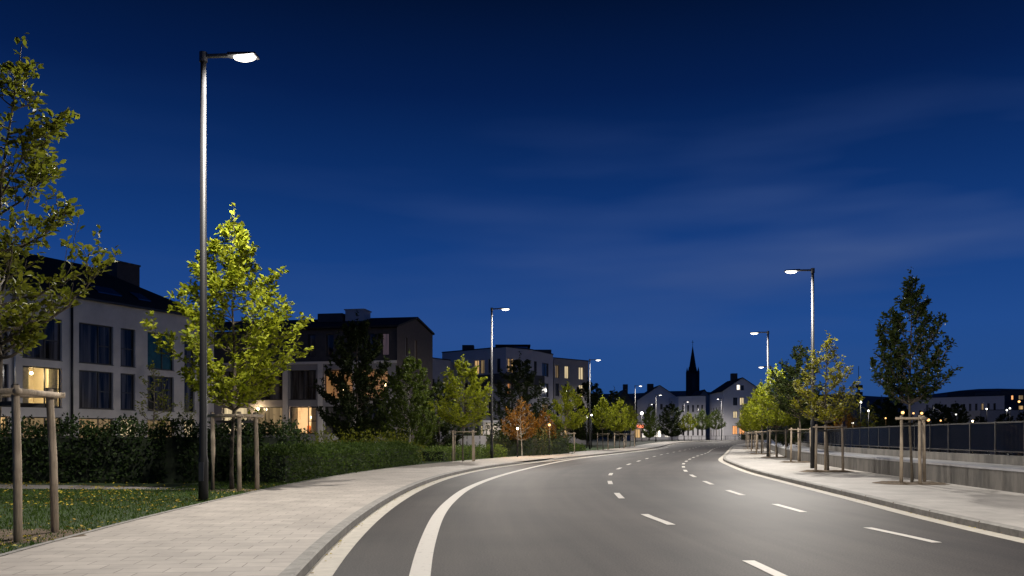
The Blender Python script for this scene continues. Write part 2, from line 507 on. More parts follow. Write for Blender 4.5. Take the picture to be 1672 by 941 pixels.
class MB:
    def __init__(self):
        self.v, self.f, self.uv = [], [], []

    def quad(self, a, b_, c, d, uv=None):
        i = len(self.v)
        self.v += [tuple(a), tuple(b_), tuple(c), tuple(d)]
        self.f.append((i, i + 1, i + 2, i + 3))
        self.uv.append(uv)

    def poly(self, pts):
        i = len(self.v)
        self.v += [tuple(p) for p in pts]
        self.f.append(tuple(range(i, i + len(pts))))
        self.uv.append(None)

    def box(self, x0, x1, y0, y1, z0, z1):
        self.obox((0, 0), (1, 0), x0, x1, y0, y1, z0, z1)

    def obox(self, o, d, s0, s1, t0, t1, z0, z1):
        """box along 2D direction d from origin o; t is to the left of d"""
        n = (-d[1], d[0])
        P = lambda s, t, z: (o[0] + d[0] * s + n[0] * t, o[1] + d[1] * s + n[1] * t, z)
        i = len(self.v)
        self.v += [P(s0, t0, z0), P(s1, t0, z0), P(s1, t1, z0), P(s0, t1, z0), P(s0, t0, z1), P(s1, t0, z1), P(s1, t1, z1), P(s0, t1, z1)]
        for q in ((3, 2, 1, 0), (4, 5, 6, 7), (0, 1, 5, 4), (1, 2, 6, 5), (2, 3, 7, 6), (3, 0, 4, 7)):
            self.f.append(tuple(i + k for k in q))
            self.uv.append(None)

    def tube(self, pts, rad, n=10, cap=True):
        pts = [Vector(p) for p in pts]
        if not hasattr(rad, "__len__"): rad = [rad] * len(pts)
        i0 = len(self.v)
        for k, p in enumerate(pts):
            t = (pts[min(k + 1, len(pts) - 1)] - pts[max(k - 1, 0)]).normalized()
            u = t.cross(Vector((0, 0, 1)))
            if u.length < 1e-3: u = Vector((1, 0, 0))
            u.normalize()
            w = t.cross(u)
            for j in range(n):
                a = 2 * math.pi * j / n
                self.v.append(tuple(p + u * (math.cos(a) * rad[k]) + w * (math.sin(a) * rad[k])))
        for k in range(len(pts) - 1):
            for j in range(n):
                a, b_ = i0 + k * n + j, i0 + k * n + (j + 1) % n
                self.f.append((a, b_, b_ + n, a + n)); self.uv.append(None)
        if cap:
            self.f.append(tuple(i0 + j for j in reversed(range(n)))); self.uv.append(None)
            e = i0 + (len(pts) - 1) * n
            self.f.append(tuple(e + j for j in range(n))); self.uv.append(None)

    def build(self, name, mat, parent=None, smooth_=False, loc=None, bevel=0.0):
        if name in ("wall", "attic_wall", "gable_wall"):   # one welded body
            idx, v2, mp = {}, [], []
            for v in self.v:
                k = tuple(round(c, 3) for c in v)
                if k not in idx:
                    idx[k] = len(v2); v2.append(v)
                mp.append(idx[k])
            self.v, self.f = v2, [tuple(mp[i] for i in f) for f in self.f]
        me = bpy.data.meshes.new(name)
        me.from_pydata(self.v, [], self.f)
        if any(u is not None for u in self.uv):
            lay = me.uv_layers.new(name="UVMap")
            k = 0
            for fi, f in enumerate(self.f):
                for j in range(len(f)):
                    lay.data[k].uv = self.uv[fi][j] if self.uv[fi] else (0, 0)
                    k += 1
        me.materials.append(mat)
        if smooth_:
            me.polygons.foreach_set("use_smooth", [True] * len(me.polygons))
        me.update()
        o = bpy.data.objects.new(name, me)
        COL.objects.link(o)
        if parent is not None: o.parent = parent
        if loc is not None: o.location = loc
        if bevel:
            md = o.modifiers.new("bevel", "BEVEL")
            md.width = bevel
            md.segments = 2
            md.limit_method = "ANGLE"
        return o


def leaf_mesh(name, P, D, N, S, mat, wide=0.55):
    """n leaves: base P, direction D, face normal N, length S; two quads folded along the midrib."""
    n = len(P)
    D = D / np.maximum(np.linalg.norm(D, axis=1, keepdims=True), 1e-6)
    W = np.cross(D, N)
    W = W / np.maximum(np.linalg.norm(W, axis=1, keepdims=True), 1e-6)
    U = np.cross(W, D)
    s = S[:, None]
    w = wide * 0.5 * s
    V = np.empty((n, 6, 3))
    V[:, 0] = P
    V[:, 1] = P + D * s * 0.38 + W * w * 0.9 + U * s * 0.08
    V[:, 2] = P + D * s * 0.72 + W * w * 0.75 + U * s * 0.05
    V[:, 3] = P + D * s - U * s * 0.08
    V[:, 4] = P + D * s * 0.72 - W * w * 0.75 + U * s * 0.05
    V[:, 5] = P + D * s * 0.38 - W * w * 0.9 + U * s * 0.08
    me = bpy.data.meshes.new(name)
    me.vertices.add(n * 6)
    me.vertices.foreach_set("co", V.reshape(-1).astype(np.float32))
    base = (np.arange(n) * 6)[:, None]
    loops = np.concatenate([base + np.array([[0, 1, 2, 3]]), base + np.array([[0, 3, 4, 5]])], axis=1).reshape(-1)
    me.loops.add(n * 8)
    me.loops.foreach_set("vertex_index", loops.astype(np.int32))
    me.polygons.add(n * 2)
    me.polygons.foreach_set("loop_start", (np.arange(n * 2) * 4).astype(np.int32))
    me.polygons.foreach_set("loop_total", np.full(n * 2, 4, dtype=np.int32))
    me.materials.append(mat)
    me.update(calc_edges=True)
    me.validate()
    return me


def catmull(pts, step=0.5):
    P = [np.array(p, float) for p in pts]
    P = [2 * P[0] - P[1]] + P + [2 * P[-1] - P[-2]]
    out = []
    for i in range(1, len(P) - 2):
        p0, p1, p2, p3 = P[i - 1:i + 3]
        # centripetal parameters
        t0 = 0; t1 = t0 + np.linalg.norm(p1 - p0) ** .5; t2 = t1 + np.linalg.norm(p2 - p1) ** .5; t3 = t2 + np.linalg.norm(p3 - p2) ** .5
        for t in np.linspace(t1, t2, 24, endpoint=False):
            A1 = (t1 - t) / (t1 - t0) * p0 + (t - t0) / (t1 - t0) * p1
            A2 = (t2 - t) / (t2 - t1) * p1 + (t - t1) / (t2 - t1) * p2
            A3 = (t3 - t) / (t3 - t2) * p2 + (t - t2) / (t3 - t2) * p3
            B1 = (t2 - t) / (t2 - t0) * A1 + (t - t0) / (t2 - t0) * A2
            B2 = (t3 - t) / (t3 - t1) * A2 + (t - t1) / (t3 - t1) * A3
            out.append((t2 - t) / (t2 - t1) * B1 + (t - t1) / (t2 - t1) * B2)
    out.append(P[-2])
    out = np.array(out)
    for _ in range(12):                               # iron out kinks from the hand-measured points
        out[1:-1] = 0.25 * out[:-2] + 0.5 * out[1:-1] + 0.25 * out[2:]
    seg = np.linalg.norm(np.diff(out, axis=0), axis=1)
    s = np.concatenate([[0], np.cumsum(seg)])
    q = np.arange(0, s[-1], step)
    return np.stack([np.interp(q, s, out[:, 0]), np.interp(q, s, out[:, 1])], axis=1)


def offset(c, d):                                     # d > 0: to the right of travel
    t = np.gradient(c, axis=0)
    t /= np.linalg.norm(t, axis=1, keepdims=True)
    return c + np.stack([t[:, 1], -t[:, 0]], axis=1) * (d if np.isscalar(d) else np.asarray(d)[:, None])


def x_on(c, y):
    return float(np.interp(y, c[:, 1], c[:, 0]))


def clip(c, y0, y1):
    return c[(c[:, 1] >= y0) & (c[:, 1] <= y1)]


def strip(name, A, B, za, zb, mat, cols=1, uv=True, kind="structure", flat=False):
    """sheet between two polylines with the same number of points"""
    mb = MB()
    s = np.concatenate([[0], np.cumsum(np.linalg.norm(np.diff((A + B) / 2, axis=0), axis=1))])
    W = np.linalg.norm(B - A, axis=1)
    n = len(A)
    fr = [k / cols for k in range(cols + 1)]
    for i in range(n):
        for t in fr:
            p = A[i] * (1 - t) + B[i] * t
            mb.v.append((p[0], p[1], gz(p[1]) + za * (1 - t) + zb * t))
    m = cols + 1
    for i in range(n - 1):
        for k in range(cols):
            a = i * m + k
            mb.f.append((a, a + 1, a + 1 + m, a + m))
            mb.uv.append([(fr[k] * W[i], s[i]), (fr[k + 1] * W[i], s[i]), (fr[k + 1] * W[i + 1], s[i + 1]), (fr[k] * W[i + 1], s[i + 1])] if uv else None)
    o = mb.build(name, mat)
    # faces must look up
    if o.data.polygons and o.data.polygons[0].normal.z < 0:
        o.data.flip_normals()
    if kind: o["kind"] = kind
    return o


def wall_strip(mb, A, za, zb):
    for i in range(len(A) - 1):
        p, q = A[i], A[i + 1]
        mb.quad((p[0], p[1], gz(p[1]) + za), (q[0], q[1], gz(q[1]) + za), (q[0], q[1], gz(q[1]) + zb), (p[0], p[1], gz(p[1]) + zb))


# ------------------------------------------------------------------ the street: curves measured from the photograph
LK = catmull([(4.5, -30), (1.2, -14), (-1.0, -2), (-2.22, 9.2), (-2.47, 12), (-2.69, 15.6), (-2.82, 20), (-2.78, 25.5), (-2.38, 32), (-1.3, 39.6),
              (-0.05, 45), (1.6, 51), (5.6, 64), (13.3, 90), (19.3, 112), (27.5, 145), (36, 170), (52, 190), (85, 205), (180, 220)])
RK = catmull([(9.6, -30), (8.4, -14), (7.6, -2), (7.4, 8), (7.5, 12.6), (7.8, 16.5), (8.15, 19.5), (9.0, 27.3), (10.0, 35.6), (11.2, 42.9), (13.3, 54),
              (17.3, 69), (24, 94), (30, 116), (37, 138), (47, 155), (66, 168), (105, 178), (180, 188)])


def resample(c, n):
    s = np.concatenate([[0], np.cumsum(np.linalg.norm(np.diff(c, axis=0), axis=1))])
    q = np.linspace(0, s[-1], n)
    return np.stack([np.interp(q, s, c[:, 0]), np.interp(q, s, c[:, 1])], axis=1)


# global ground sheet
mb = MB()
ys = list(range(-400, 80, 60)) + list(range(80, 230, 10)) + [260, 400, 800, 1600, 3000]
for i in range(len(ys) - 1):
    a, b_ = ys[i], ys[i + 1]
    mb.quad((-3000, a, gz(a) - 0.08), (3000, a, gz(a) - 0.08), (3000, b_, gz(b_) - 0.08), (-3000, b_, gz(b_) - 0.08))
mb.build("ground", M["ground"])["kind"] = "structure"

strip("road", resample(LK, 700), resample(RK, 700), 0.0, 0.0, M["asphalt"], cols=8)

# left kerb, gutter, pavement
SW_L, SW_R = 3.55, 4.0
drop = np.array([0.10 * math.exp(-((p[1] - 51.0) / 4.0) ** 4) for p in LK])      # dropped kerb at the driveway
KH = 0.13


def kerb(name, c, side):
    mb, mf = MB(), MB()
    o1 = offset(c, side * 0.16)
    n = len(c)
    for i in range(n - 1):
        h0 = KH - (drop[i] if side < 0 else 0); h1 = KH - (drop[i + 1] if side < 0 else 0)
        p, q, r_, s_ = c[i], c[i + 1], o1[i + 1], o1[i]
        g0, g1 = gz(p[1]), gz(q[1])
        ch = 0.02
        ci, cj = p + (s_ - p) * 0.12, q + (r_ - q) * 0.12
        mf.quad((p[0], p[1], g0 - 0.05), (q[0], q[1], g1 - 0.05), (q[0], q[1], g1 + h1 - ch), (p[0], p[1], g0 + h0 - ch))
        mb.quad((p[0], p[1], g0 + h0 - ch), (q[0], q[1], g1 + h1 - ch), (cj[0], cj[1], g1 + h1), (ci[0], ci[1], g0 + h0))
        mb.quad((ci[0], ci[1], g0 + h0), (cj[0], cj[1], g1 + h1), (r_[0], r_[1], g1 + h1), (s_[0], s_[1], g0 + h0))
        if i % 2 == 0 and p[1] < 60:                  # the joint between two kerb stones
            pass
    mf.build(name, M["kerb_face_shaded"])["kind"] = "structure"
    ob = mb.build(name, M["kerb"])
    ob["kind"] = "structure"
    return ob


def kerb_material():
    m, nt, p = new_mat("kerb_stone")
    return m


kerb("kerb", LK, -1)
kerb("kerb", RK, 1)
# joints: thin dark grooves every metre, standing 2 mm proud as mortar
for nm, c, side in (("kerb_joint", RK, 1),):
    mb = MB()
    for i in range(4, len(c) - 4, 4):
        if not (2 < c[i][1] < 70) or (side < 0 and drop[i] > 0.001): continue
        t = c[i + 1] - c[i - 1]; t /= np.linalg.norm(t)
        n = np.array([t[1], -t[0]]) * side
        a = c[i] - n * 0.003
        mb.obox(a, (n[0], n[1]), 0, 0.165, -0.0025, 0.0025, gz(a[1]) - 0.02, gz(a[1]) + KH + 0.002)
    mb.build(nm, M["soil"])["kind"] = "structure"

SWo = offset(LK, -SW_L)
strip("pavement", offset(LK, -0.16), SWo, 0.126, 0.126, M["paving"], cols=3)
strip("pavement", offset(RK, 0.16), offset(RK, SW_R), 0.126, 0.126, M["paving_far"], cols=3)
strip("gutter", offset(LK, 0.002), offset(LK, 0.29), 0.004, 0.004, M["gutter"])
strip("gutter", offset(RK, -0.30), offset(RK, -0.002), 0.004, 0.004, M["gutter"])
# edging stones between pavement and lawn
strip("edging", SWo, offset(LK, -SW_L - 0.09), 0.134, 0.134, M["kerb"])

# white edge line on the left
EL = catmull([(1.2, -10), (-0.35, 2), (-0.99, 9.2), (-1.2, 12.2), (-1.40, 16.5), (-1.42, 20.3), (-1.24, 25.3), (-0.35, 33.5), (2.1, 47.5), (3.95, 56), (6.7, 66), (14.4, 91), (20.6, 113)])
strip("edge_line", offset(EL, -0.115), offset(EL, 0.115), 0.005, 0.005, M["paint"])


def dashes(name, pts, d0, length, period, y_end):
    c = catmull(pts, 0.1)
    n_len, n_per = int(length / 0.1), int(period / 0.1)
    i = int(d0 / 0.1)
    mb = MB()
    while i + n_len < len(c) and c[i][1] < y_end:
        seg = c[i:i + n_len + 1:5]
        l, r_ = offset(seg, -0.075), offset(seg, 0.075)
        for k in range(len(seg) - 1):
            mb.quad((l[k][0], l[k][1], gz(l[k][1]) + 0.006), (r_[k][0], r_[k][1], gz(r_[k][1]) + 0.006),
                    (r_[k + 1][0], r_[k + 1][1], gz(r_[k + 1][1]) + 0.006), (l[k + 1][0], l[k + 1][1], gz(l[k + 1][1]) + 0.006))
        i += n_per
    mb.build(name, M["paint"])["kind"] = "structure"


dashes("lane_marking", [(3.2, 2.05), (2.92, 8.2), (2.7, 14.6), (2.55, 16.5), (2.69, 21.4), (3.3, 29), (4.2, 35.9), (5.4, 42), (6.4, 46.7), (7.9, 53), (10.6, 64), (14.6, 79), (21, 101), (27, 122), (36, 146)], 0.1, 2.2, 6.25, 140)
dashes("lane_marking", [(6.2, 2.3), (6.0, 12.1), (5.78, 15), (5.8, 18), (5.94, 23), (6.37, 28), (6.8, 32), (7.5, 37), (8.4, 42), (9.4, 47), (10.7, 52.5), (13.1, 61.8), (18, 79), (24, 102), (31, 124), (39, 144)], 0.0, 2.2, 4.9, 140)

# lawn left of the pavement, and the narrow garden path on it
lawn_edge = offset(LK, -SW_L - 0.09)
keep = (LK[:, 1] > -25) & (LK[:, 1] < 125)
lawn_far = np.stack([np.full(keep.sum(), -160.0), lawn_edge[keep][:, 1]], axis=1)
strip("lawn", lawn_edge[keep], lawn_far, 0.115, 0.10, M["lawn"], cols=1)
mb = MB()
pth = [(-40, 23.6), (-20, 23.2), (-12.5, 22.6), (-8.6, 22.3)]
pth2 = [(-40, 26.0), (-20, 25.4), (-12.5, 24.3), (-8.2, 22.9)]
for i in range(3):
    mb.quad((*pth[i], 0.121), (*pth[i + 1], 0.121), (*pth2[i + 1], 0.121), (*pth2[i], 0.121))
mb.build("garden_path", M["path"])["kind"] = "structure"
# reflective sheet added behind the right railing for a bluish sky gap
wr = clip(RK, -30, 150)
strip("water", offset(wr, 12.0), np.stack([np.full(len(wr), 400.0), wr[:, 1]], axis=1), -0.05, -0.05, M["water"], uv=False)

# ------------------------------------------------------------------ right side: retaining wall, ledge, plinth wall, railing
WL = clip(offset(RK, SW_R), -12, 150)
WH = 0.64


def thick_wall(name, c, t, z0, z1, mat, parent=None):
    o2 = offset(c, t)
    mb = MB()
    wall_strip(mb, c, z0, z1)
    wall_strip(mb, o2, z0, z1)
    for i in range(len(c) - 1):
        mb.quad((*c[i], gz(c[i][1]) + z1), (*c[i + 1], gz(c[i + 1][1]) + z1), (*o2[i + 1], gz(o2[i + 1][1]) + z1), (*o2[i], gz(o2[i][1]) + z1))
    for k in (0, -1):
        mb.quad((*c[k], gz(c[k][1]) + z0), (*o2[k], gz(o2[k][1]) + z0), (*o2[k], gz(o2[k][1]) + z1), (*c[k], gz(c[k][1]) + z1))
    return mb.build(name, mat, parent)


wl_root = empty("retaining_wall", (*WL[0], 0))
tag(wl_root, "low stained concrete retaining wall along the back of the right pavement", "wall")
o = thick_wall("wall_body", WL - WL[0], 0.3, -0.05, WH, M["concrete"], wl_root)
cp = offset(WL, -0.015)
thick_wall("coping", cp - WL[0], 0.36, WH + 0.003, WH + 0.06, M["coping"], wl_root)
strip("ledge_path", offset(WL, 0.3), offset(WL, 2.6), WH - 0.03, WH - 0.03, M["coping"], uv=False)
PL = offset(WL, 2.6)
pl = thick_wall("plinth_wall", PL, 0.25, -0.3, 0.90, M["concrete"])
tag(pl, "long concrete plinth wall carrying the dark bar railing", "wall")
FL = offset(WL, 2.72)
fence = empty("bar_railing", (0, 0, 0))
tag(fence, "long dark metal bar railing with square posts on the concrete plinth", "railing")
FT, FB = 1.98, 1.0
s_ = 0
posts = []
for i in range(0, len(FL) - 1):
    if FL[i][1] < 14: continue
    if s_ % 4 == 0: posts.append(i)
    s_ += 1
for k, i in enumerate(posts):
    p = FL[i]
    t = FL[min(i + 1, len(FL) - 1)] - FL[i - 1]; t /= np.linalg.norm(t)
    mb = MB()
    mb.obox(p, t, -0.035, 0.035, -0.035, 0.035, gz(p[1]) + 0.89, gz(p[1]) + FT + 0.03)
    mb.obox(p, t, -0.07, 0.07, -0.06, 0.06, gz(p[1]) + 0.902, gz(p[1]) + 0.915)
    mb.build("post", M["rail_black"], fence)
mbt, mbb = MB(), MB()
i0, i1 = posts[0], posts[-1]
for i in range(i0, i1):
    for mm, z0, z1 in ((mbt, FT - 0.05, FT), (mbb, FB, FB + 0.04)):
        p, q = FL[i], FL[i + 1]
        d = (q - p); L = np.linalg.norm(d); d /= L
        mm.obox(p, d, 0, L + 0.004, -0.025, 0.025, gz(p[1]) + z0, gz(p[1]) + z1)
mbt.build("top_rail", M["rail_black"], fence)
mbb.build("bottom_rail", M["rail_black"], fence)
for k in range(len(posts) - 1):
    a, b_ = FL[posts[k]], FL[posts[k + 1]]
    d = b_ - a; L = np.linalg.norm(d); d /= L
    mb = MB()
    nb = 23 if a[1] < 60 else 10
    for j in range(1, nb):
        mb.obox(a + d * L * j / nb, d, -0.005, 0.005, -0.02, 0.02, gz(a[1]) + FB + 0.04, gz(a[1]) + FT - 0.05)
    mb.build("bar_panel", M["rail_bar_sky"], fence)

# ------------------------------------------------------------------ street lamps
def lamp_light_data(name, power, color=(1.0, 0.935, 0.85)):
    d = bpy.data.lights.new(name, "POINT")
    d.energy = power
    d.color = color
    d.shadow_soft_size = 0.16
    d.use_nodes = True
    nt = d.node_tree
    em = nt.nodes["Emission"]
    tc = nt.nodes.new("ShaderNodeTexCoord")
    sp = nt.nodes.new("ShaderNodeSeparateXYZ")
    nt.links.new(tc.outputs["Normal"], sp.inputs[0])
    mr = nt.nodes.new("ShaderNodeMapRange")
    mr.inputs["From Min"].default_value = 1.0        # straight up
    mr.inputs["From Max"].default_value = -1.0       # straight down
    nt.links.new(sp.outputs["Z"], mr.inputs["Value"])
    r = nt.nodes.new("ShaderNodeValToRGB")           # the luminaire's optics: wide throw along the street, cut off above the horizontal
    el = r.color_ramp.elements
    vals = [(0.0, 0.01), (0.46, 0.012), (0.505, 0.10), (0.55, 0.28), (0.62, 0.85), (0.72, 0.9), (0.86, 0.56), (1.0, 0.40)]
    el[0].position, el[0].color = vals[0][0], (vals[0][1],) * 3 + (1,)
    el[1].position, el[1].color = vals[-1][0], (vals[-1][1],) * 3 + (1,)
    for p, v in vals[1:-1]:
        e = el.new(p)
        e.color = (v, v, v, 1)
    nt.links.new(mr.outputs[0], r.inputs[0])
    bk = nt.nodes.new("ShaderNodeMapRange")          # assumed house-side shield, added to dim light back towards the pole
    bk.inputs["From Min"].default_value = -0.8
    bk.inputs["From Max"].default_value = -0.45
    bk.inputs["To Min"].default_value = 0.34
    nt.links.new(sp.outputs["X"], bk.inputs["Value"])
    mu = nt.nodes.new("ShaderNodeMath"); mu.operation = "MULTIPLY"
    nt.links.new(r.outputs[0], mu.inputs[0]); nt.links.new(bk.outputs[0], mu.inputs[1])
    nt.links.new(mu.outputs[0], em.inputs["Strength"])
    return d


LIGHT_DATA = lamp_light_data("street_light", LAMP_POWER)


def street_lamp(x, y, z0, H, rz, label, lit=True, data=None):
    """pole, collar, arm and flat LED head pointing along local +X"""
    root = empty("street_lamp", (x, y, z0), rz)
    tag(root, label, "street lamp", "street lamps along the road")
    mb = MB()
    mb.tube([(0, 0, -0.1), (0, 0, 0.9), (0, 0, 1.0), (0, 0, H - 0.05)], [0.105, 0.1, 0.082, 0.058], 20)
    mb.build("pole", M["pole"], root, True)
    mb = MB(); mb.box(-0.05, 0.05, -0.108, -0.085, 0.45, 0.85)
    mb.build("service_door", M["pole_dark"], root)
    mb = MB(); mb.tube([(0, 0, H - 0.16), (0, 0, H + 0.04)], 0.085, 14)
    mb.build("collar", M["pole_dark"], root)
    mb = MB(); mb.box(0.06, 0.62, -0.045, 0.045, H - 0.075, H - 0.005)
    mb.build("arm", M["pole_dark"], root, bevel=0.012)
    head = MB()
    hx0, hx1 = 0.55, 1.185
    head.v = [(hx0, -0.10, H - 0.07), (hx1, -0.17, H - 0.085), (hx1, 0.17, H - 0.085), (hx0, 0.10, H - 0.07),
              (hx0, -0.08, H + 0.01), (hx1, -0.13, H - 0.03), (hx1, 0.13, H - 0.03), (hx0, 0.08, H + 0.01)]
    head.f = [(3, 2, 1, 0), (4, 5, 6, 7), (0, 1, 5, 4), (1, 2, 6, 5), (2, 3, 7, 6), (3, 0, 4, 7)]
    head.uv = [None] * 6
    ho = head.build("lamp_head", M["pole_dark"], root, bevel=0.015)
    ln = MB()                                          # bowl-shaped diffuser hanging under the head
    for (t, zz) in ((1.0, 0.0), (0.85, -0.045), (0.5, -0.075)):
        for j in range(16):
            a = 2 * math.pi * j / 16
            ln.v.append((0.91 + 0.25 * t * math.cos(a), 0.14 * t * math.sin(a), H - 0.088 + zz))
    for k in range(2):
        for j in range(16):
            a_, b2 = k * 16 + j, k * 16 + (j + 1) % 16
            ln.f.append((a_, b2, b2 + 16, a_ + 16)); ln.uv.append(None)
    ln.f.append(tuple(32 + j for j in range(16))); ln.uv.append(None)
    ln.build("diffuser", M["lens"], ho, True)
    if lit:
        lo = bpy.data.objects.new("street_light", data or LIGHT_DATA)
        COL.objects.link(lo)
        lo.parent = root
        lo.location = (0.91, 0, H - 0.36)
    return root


HL, HR = 9.6, 8.6
# left row
street_lamp(at(332, 18.4), 18.4, 0.1, HL, R(-4), "tallest grey street lamp, standing in the lawn beside the wide paved walk")
street_lamp(at(803, 55.0), 55.0, 0.12, HL, R(-14), "street lamp behind the bright young tree in front of the white apartment block")
street_lamp(at(963, 92.0), 92.0, 0.15 + gz(92), HL, R(-18), "street lamp standing right beside the block with four lit tall windows")
street_lamp(at(1037, 143.0), 143.0, 0.13 + gz(143), HL, R(-20), "small distant street lamp at the end of the left row of staked trees")
street_lamp(at(1071, 172.0), 172.0, 0.13 + gz(172), HL - 0.3, R(-25), "small distant street lamp at the tip of the left pavement in front of the shops")
street_lamp(at(1117, 217.0), 217.0, 0.13 + gz(217), HL, R(-20), "farthest street lamp, just under the church spire")
street_lamp(at(1185, 196.0), 200.0, 0.13 + gz(200), HL, R(195), "distant street lamp standing before the white gabled house")
# right row
street_lamp(at(1327, 37.0), 37.0, 0.12, HR, R(176), "tall street lamp on the right pavement beside the yellowish staked tree")
street_lamp(at(1254, 59.0), 59.0, 0.12, HR, R(168), "second street lamp on the right pavement, rising out of the clustered trees")
street_lamp(at(1258, 88.0), 88.0, 0.12 + gz(88), HR, R(160), "small street lamp half hidden behind the second one's pole")
# the row goes on behind the photographer and round the bend (off frame), two lamps added for the far houses
street_lamp(x_on(RK, 8) + 0.9, 8.0, 0.12, HR, R(180), "street lamp on the right pavement beside the photographer, out of the picture", data=lamp_light_data("street_light_near", LAMP_POWER * 0.72))
street_lamp(70.0, 201.0, 0.13 + gz(201), HL, R(-80), "added unseen lamp brightening the far houses round the bend, hidden by the right row of trees")  # unseen lamp added to brighten the far houses
street_lamp(37.0, 232.0, 0.1 + gz(232), HL, R(20), "added lamp brightening the far house walls, behind the broad black tree")  # another lamp added to lift the far house walls
street_lamp(52.0, 150.0, 0.13 + gz(150), HR, R(120), "street lamp round the bend behind the right-hand trees")


# ------------------------------------------------------------------ trees
def unit(v):
    return v / max(1e-9, np.linalg.norm(v))


ENV_U = [0, 0.06, 0.15, 0.3, 0.45, 0.6, 0.75, 0.87, 0.95, 1]
ENV_R = [0.3, 0.7, 0.95, 1, 0.84, 0.62, 0.4, 0.2, 0.09, 0.03]


def tree_meshes(seed, H, cb, RAD, n_br, leaf, dens, lean=(0, 0), conical=0.75, up=0.75, r0=0.065, n_tw=9, wide=0.6):
    """A young tree: leader, ascending branches, twigs, leaves in small bunches along them."""
    g = np.random.default_rng(seed)
    wood = MB()
    leadf = lambda z: np.array([lean[0] * (z / H) ** 1.5 + 0.05 * math.sin(z * 1.3 + seed), lean[1] * (z / H) ** 1.5 + 0.05 * math.cos(z * 1.1 + seed), z])
    zs = np.linspace(-0.1, H * 0.985, 16)
    wood.tube([leadf(max(z, 0)) if z >= 0 else (leadf(0)[0], leadf(0)[1], -0.1) for z in zs], [max(0.006, r0 * (1 - z / H) ** 0.8 * (1.25 if z < 0.2 else 1)) for z in zs], 10)
    P, D, N, S = [], [], [], []

    def bunch(p, d, k):
        for _ in range(k):
            a = g.normal(size=3); a[2] *= 0.55
            dd = unit(unit(d) * 0.7 + a * 0.75 + np.array([0, 0, -0.12]))
            nn = unit(np.array([0, 0, 1.0]) + g.normal(size=3) * 0.55)
            P.append(p + g.normal(size=3) * 0.035); D.append(dd); N.append(nn); S.append(leaf * g.uniform(0.6, 1.15))

    def twig(p0, d0, L, r_, bend, every):
        n = max(3, int(L / 0.16))
        pts = [p0]; d = d0.copy()
        for _ in range(n):
            d = unit(d + np.array([0, 0, bend / n]) + g.normal(size=3) * 0.07)
            pts.append(pts[-1] + d * L / n)
        wood.tube(pts, [max(0.004, r_ * (1 - 0.85 * k / n)) for k in range(n + 1)], 5, cap=False)
        return pts, d

    env = lambda u: RAD * float(np.interp(u, ENV_U, ENV_R)) ** conical
    for i in range(n_br):
        u = ((i + g.uniform(0, 0.9)) / n_br) ** 1.15 * 0.93  # height of the branch tip in the crown
        az = i * 2.39996 + g.uniform(-0.5, 0.5)
        rr = env(u) * g.uniform(0.68, 1.18)
        zt = cb + (H - cb) * (0.06 + 0.94 * u)
        zb = max(cb * 0.97, zt - rr * g.uniform(0.55, 1.0) * up - 0.1)
        p0, tip = leadf(zb), leadf(zt) + np.array([rr * math.cos(az), rr * math.sin(az), 0])
        ctl = p0 * 0.45 + tip * 0.55 + np.array([math.cos(az), math.sin(az), 0]) * rr * 0.12 - np.array([0, 0, (zt - zb) * 0.22])
        L = float(np.linalg.norm(tip - p0))
        n = max(4, int(L / 0.15))
        pts = [(1 - t) ** 2 * p0 + 2 * t * (1 - t) * ctl + t * t * tip + g.normal(size=3) * 0.012 for t in np.linspace(0, 1, n + 1)]
        wood.tube(pts, [max(0.004, (0.022 * (1 - u) + 0.008) * (1 - 0.85 * k / n)) for k in range(n + 1)], 5, cap=False)
        dl = pts[-1] - pts[-2]
        for k in range(1, n + 1):
            if k / n > 0.25:
                bunch(pts[k], pts[k] - pts[k - 1], int(round(dens * g.uniform(0.6, 1.3))))
        for t in range(max(2, int(n_tw * min(1.0, L / 1.1)))):
            f = 0.25 + 0.68 * (t + g.uniform(0, 0.9)) / n_tw
            k = min(n - 1, int(f * n))
            q = pts[k] + (pts[k + 1] - pts[k]) * (f * n - k)
            sd = unit(unit(pts[k + 1] - pts[k]) * 0.9 + g.normal(size=3) * np.array([0.6, 0.6, 0.4]) + np.array([0, 0, 0.25]))
            tl = L * g.uniform(0.16, 0.36) * (1.15 - 0.6 * f) + 0.08
            tp, td = twig(q, sd, tl, 0.007, 0.4, 0)
            for w in range(1, len(tp)):
                bunch(tp[w], tp[w] - tp[w - 1], int(round(dens * g.uniform(0.7, 1.4))))
            bunch(tp[-1], td, int(dens) + 2)
        bunch(pts[-1], dl, int(dens) + 3)
    for q in range(int(n_br * 0.3)):                      # upright shoots that break the outline
        u = g.uniform(0.05, 0.75); az = g.uniform(0, 6.28)
        rr = env(u) * g.uniform(0.35, 0.8)
        p0 = leadf(cb + (H - cb) * 0.85 * u) + np.array([rr * math.cos(az), rr * math.sin(az), 0])
        pts, dl = twig(p0, unit(np.array([0.3 * math.cos(az), 0.3 * math.sin(az), 1.0])), g.uniform(0.3, 0.62) * (H - cb) * 0.28, 0.007, 0.3, 0)
        for w in range(1, len(pts)):
            bunch(pts[w], pts[w] - pts[w - 1], int(dens) + 1)
    for z in np.linspace(cb + (H - cb) * 0.6, H, 15):
        bunch(leadf(z), np.array([0, 0, 1.0]) + g.normal(size=3) * 0.5, int(dens) + 1)
    cm = leaf_mesh("crown", np.array(P), np.array(D), np.array(N), np.array(S), M["leaf"], wide)
    to = wood.build("trunk", M["bark"], None, True)
    tm = to.data
    bpy.data.objects.remove(to)
    return tm, cm


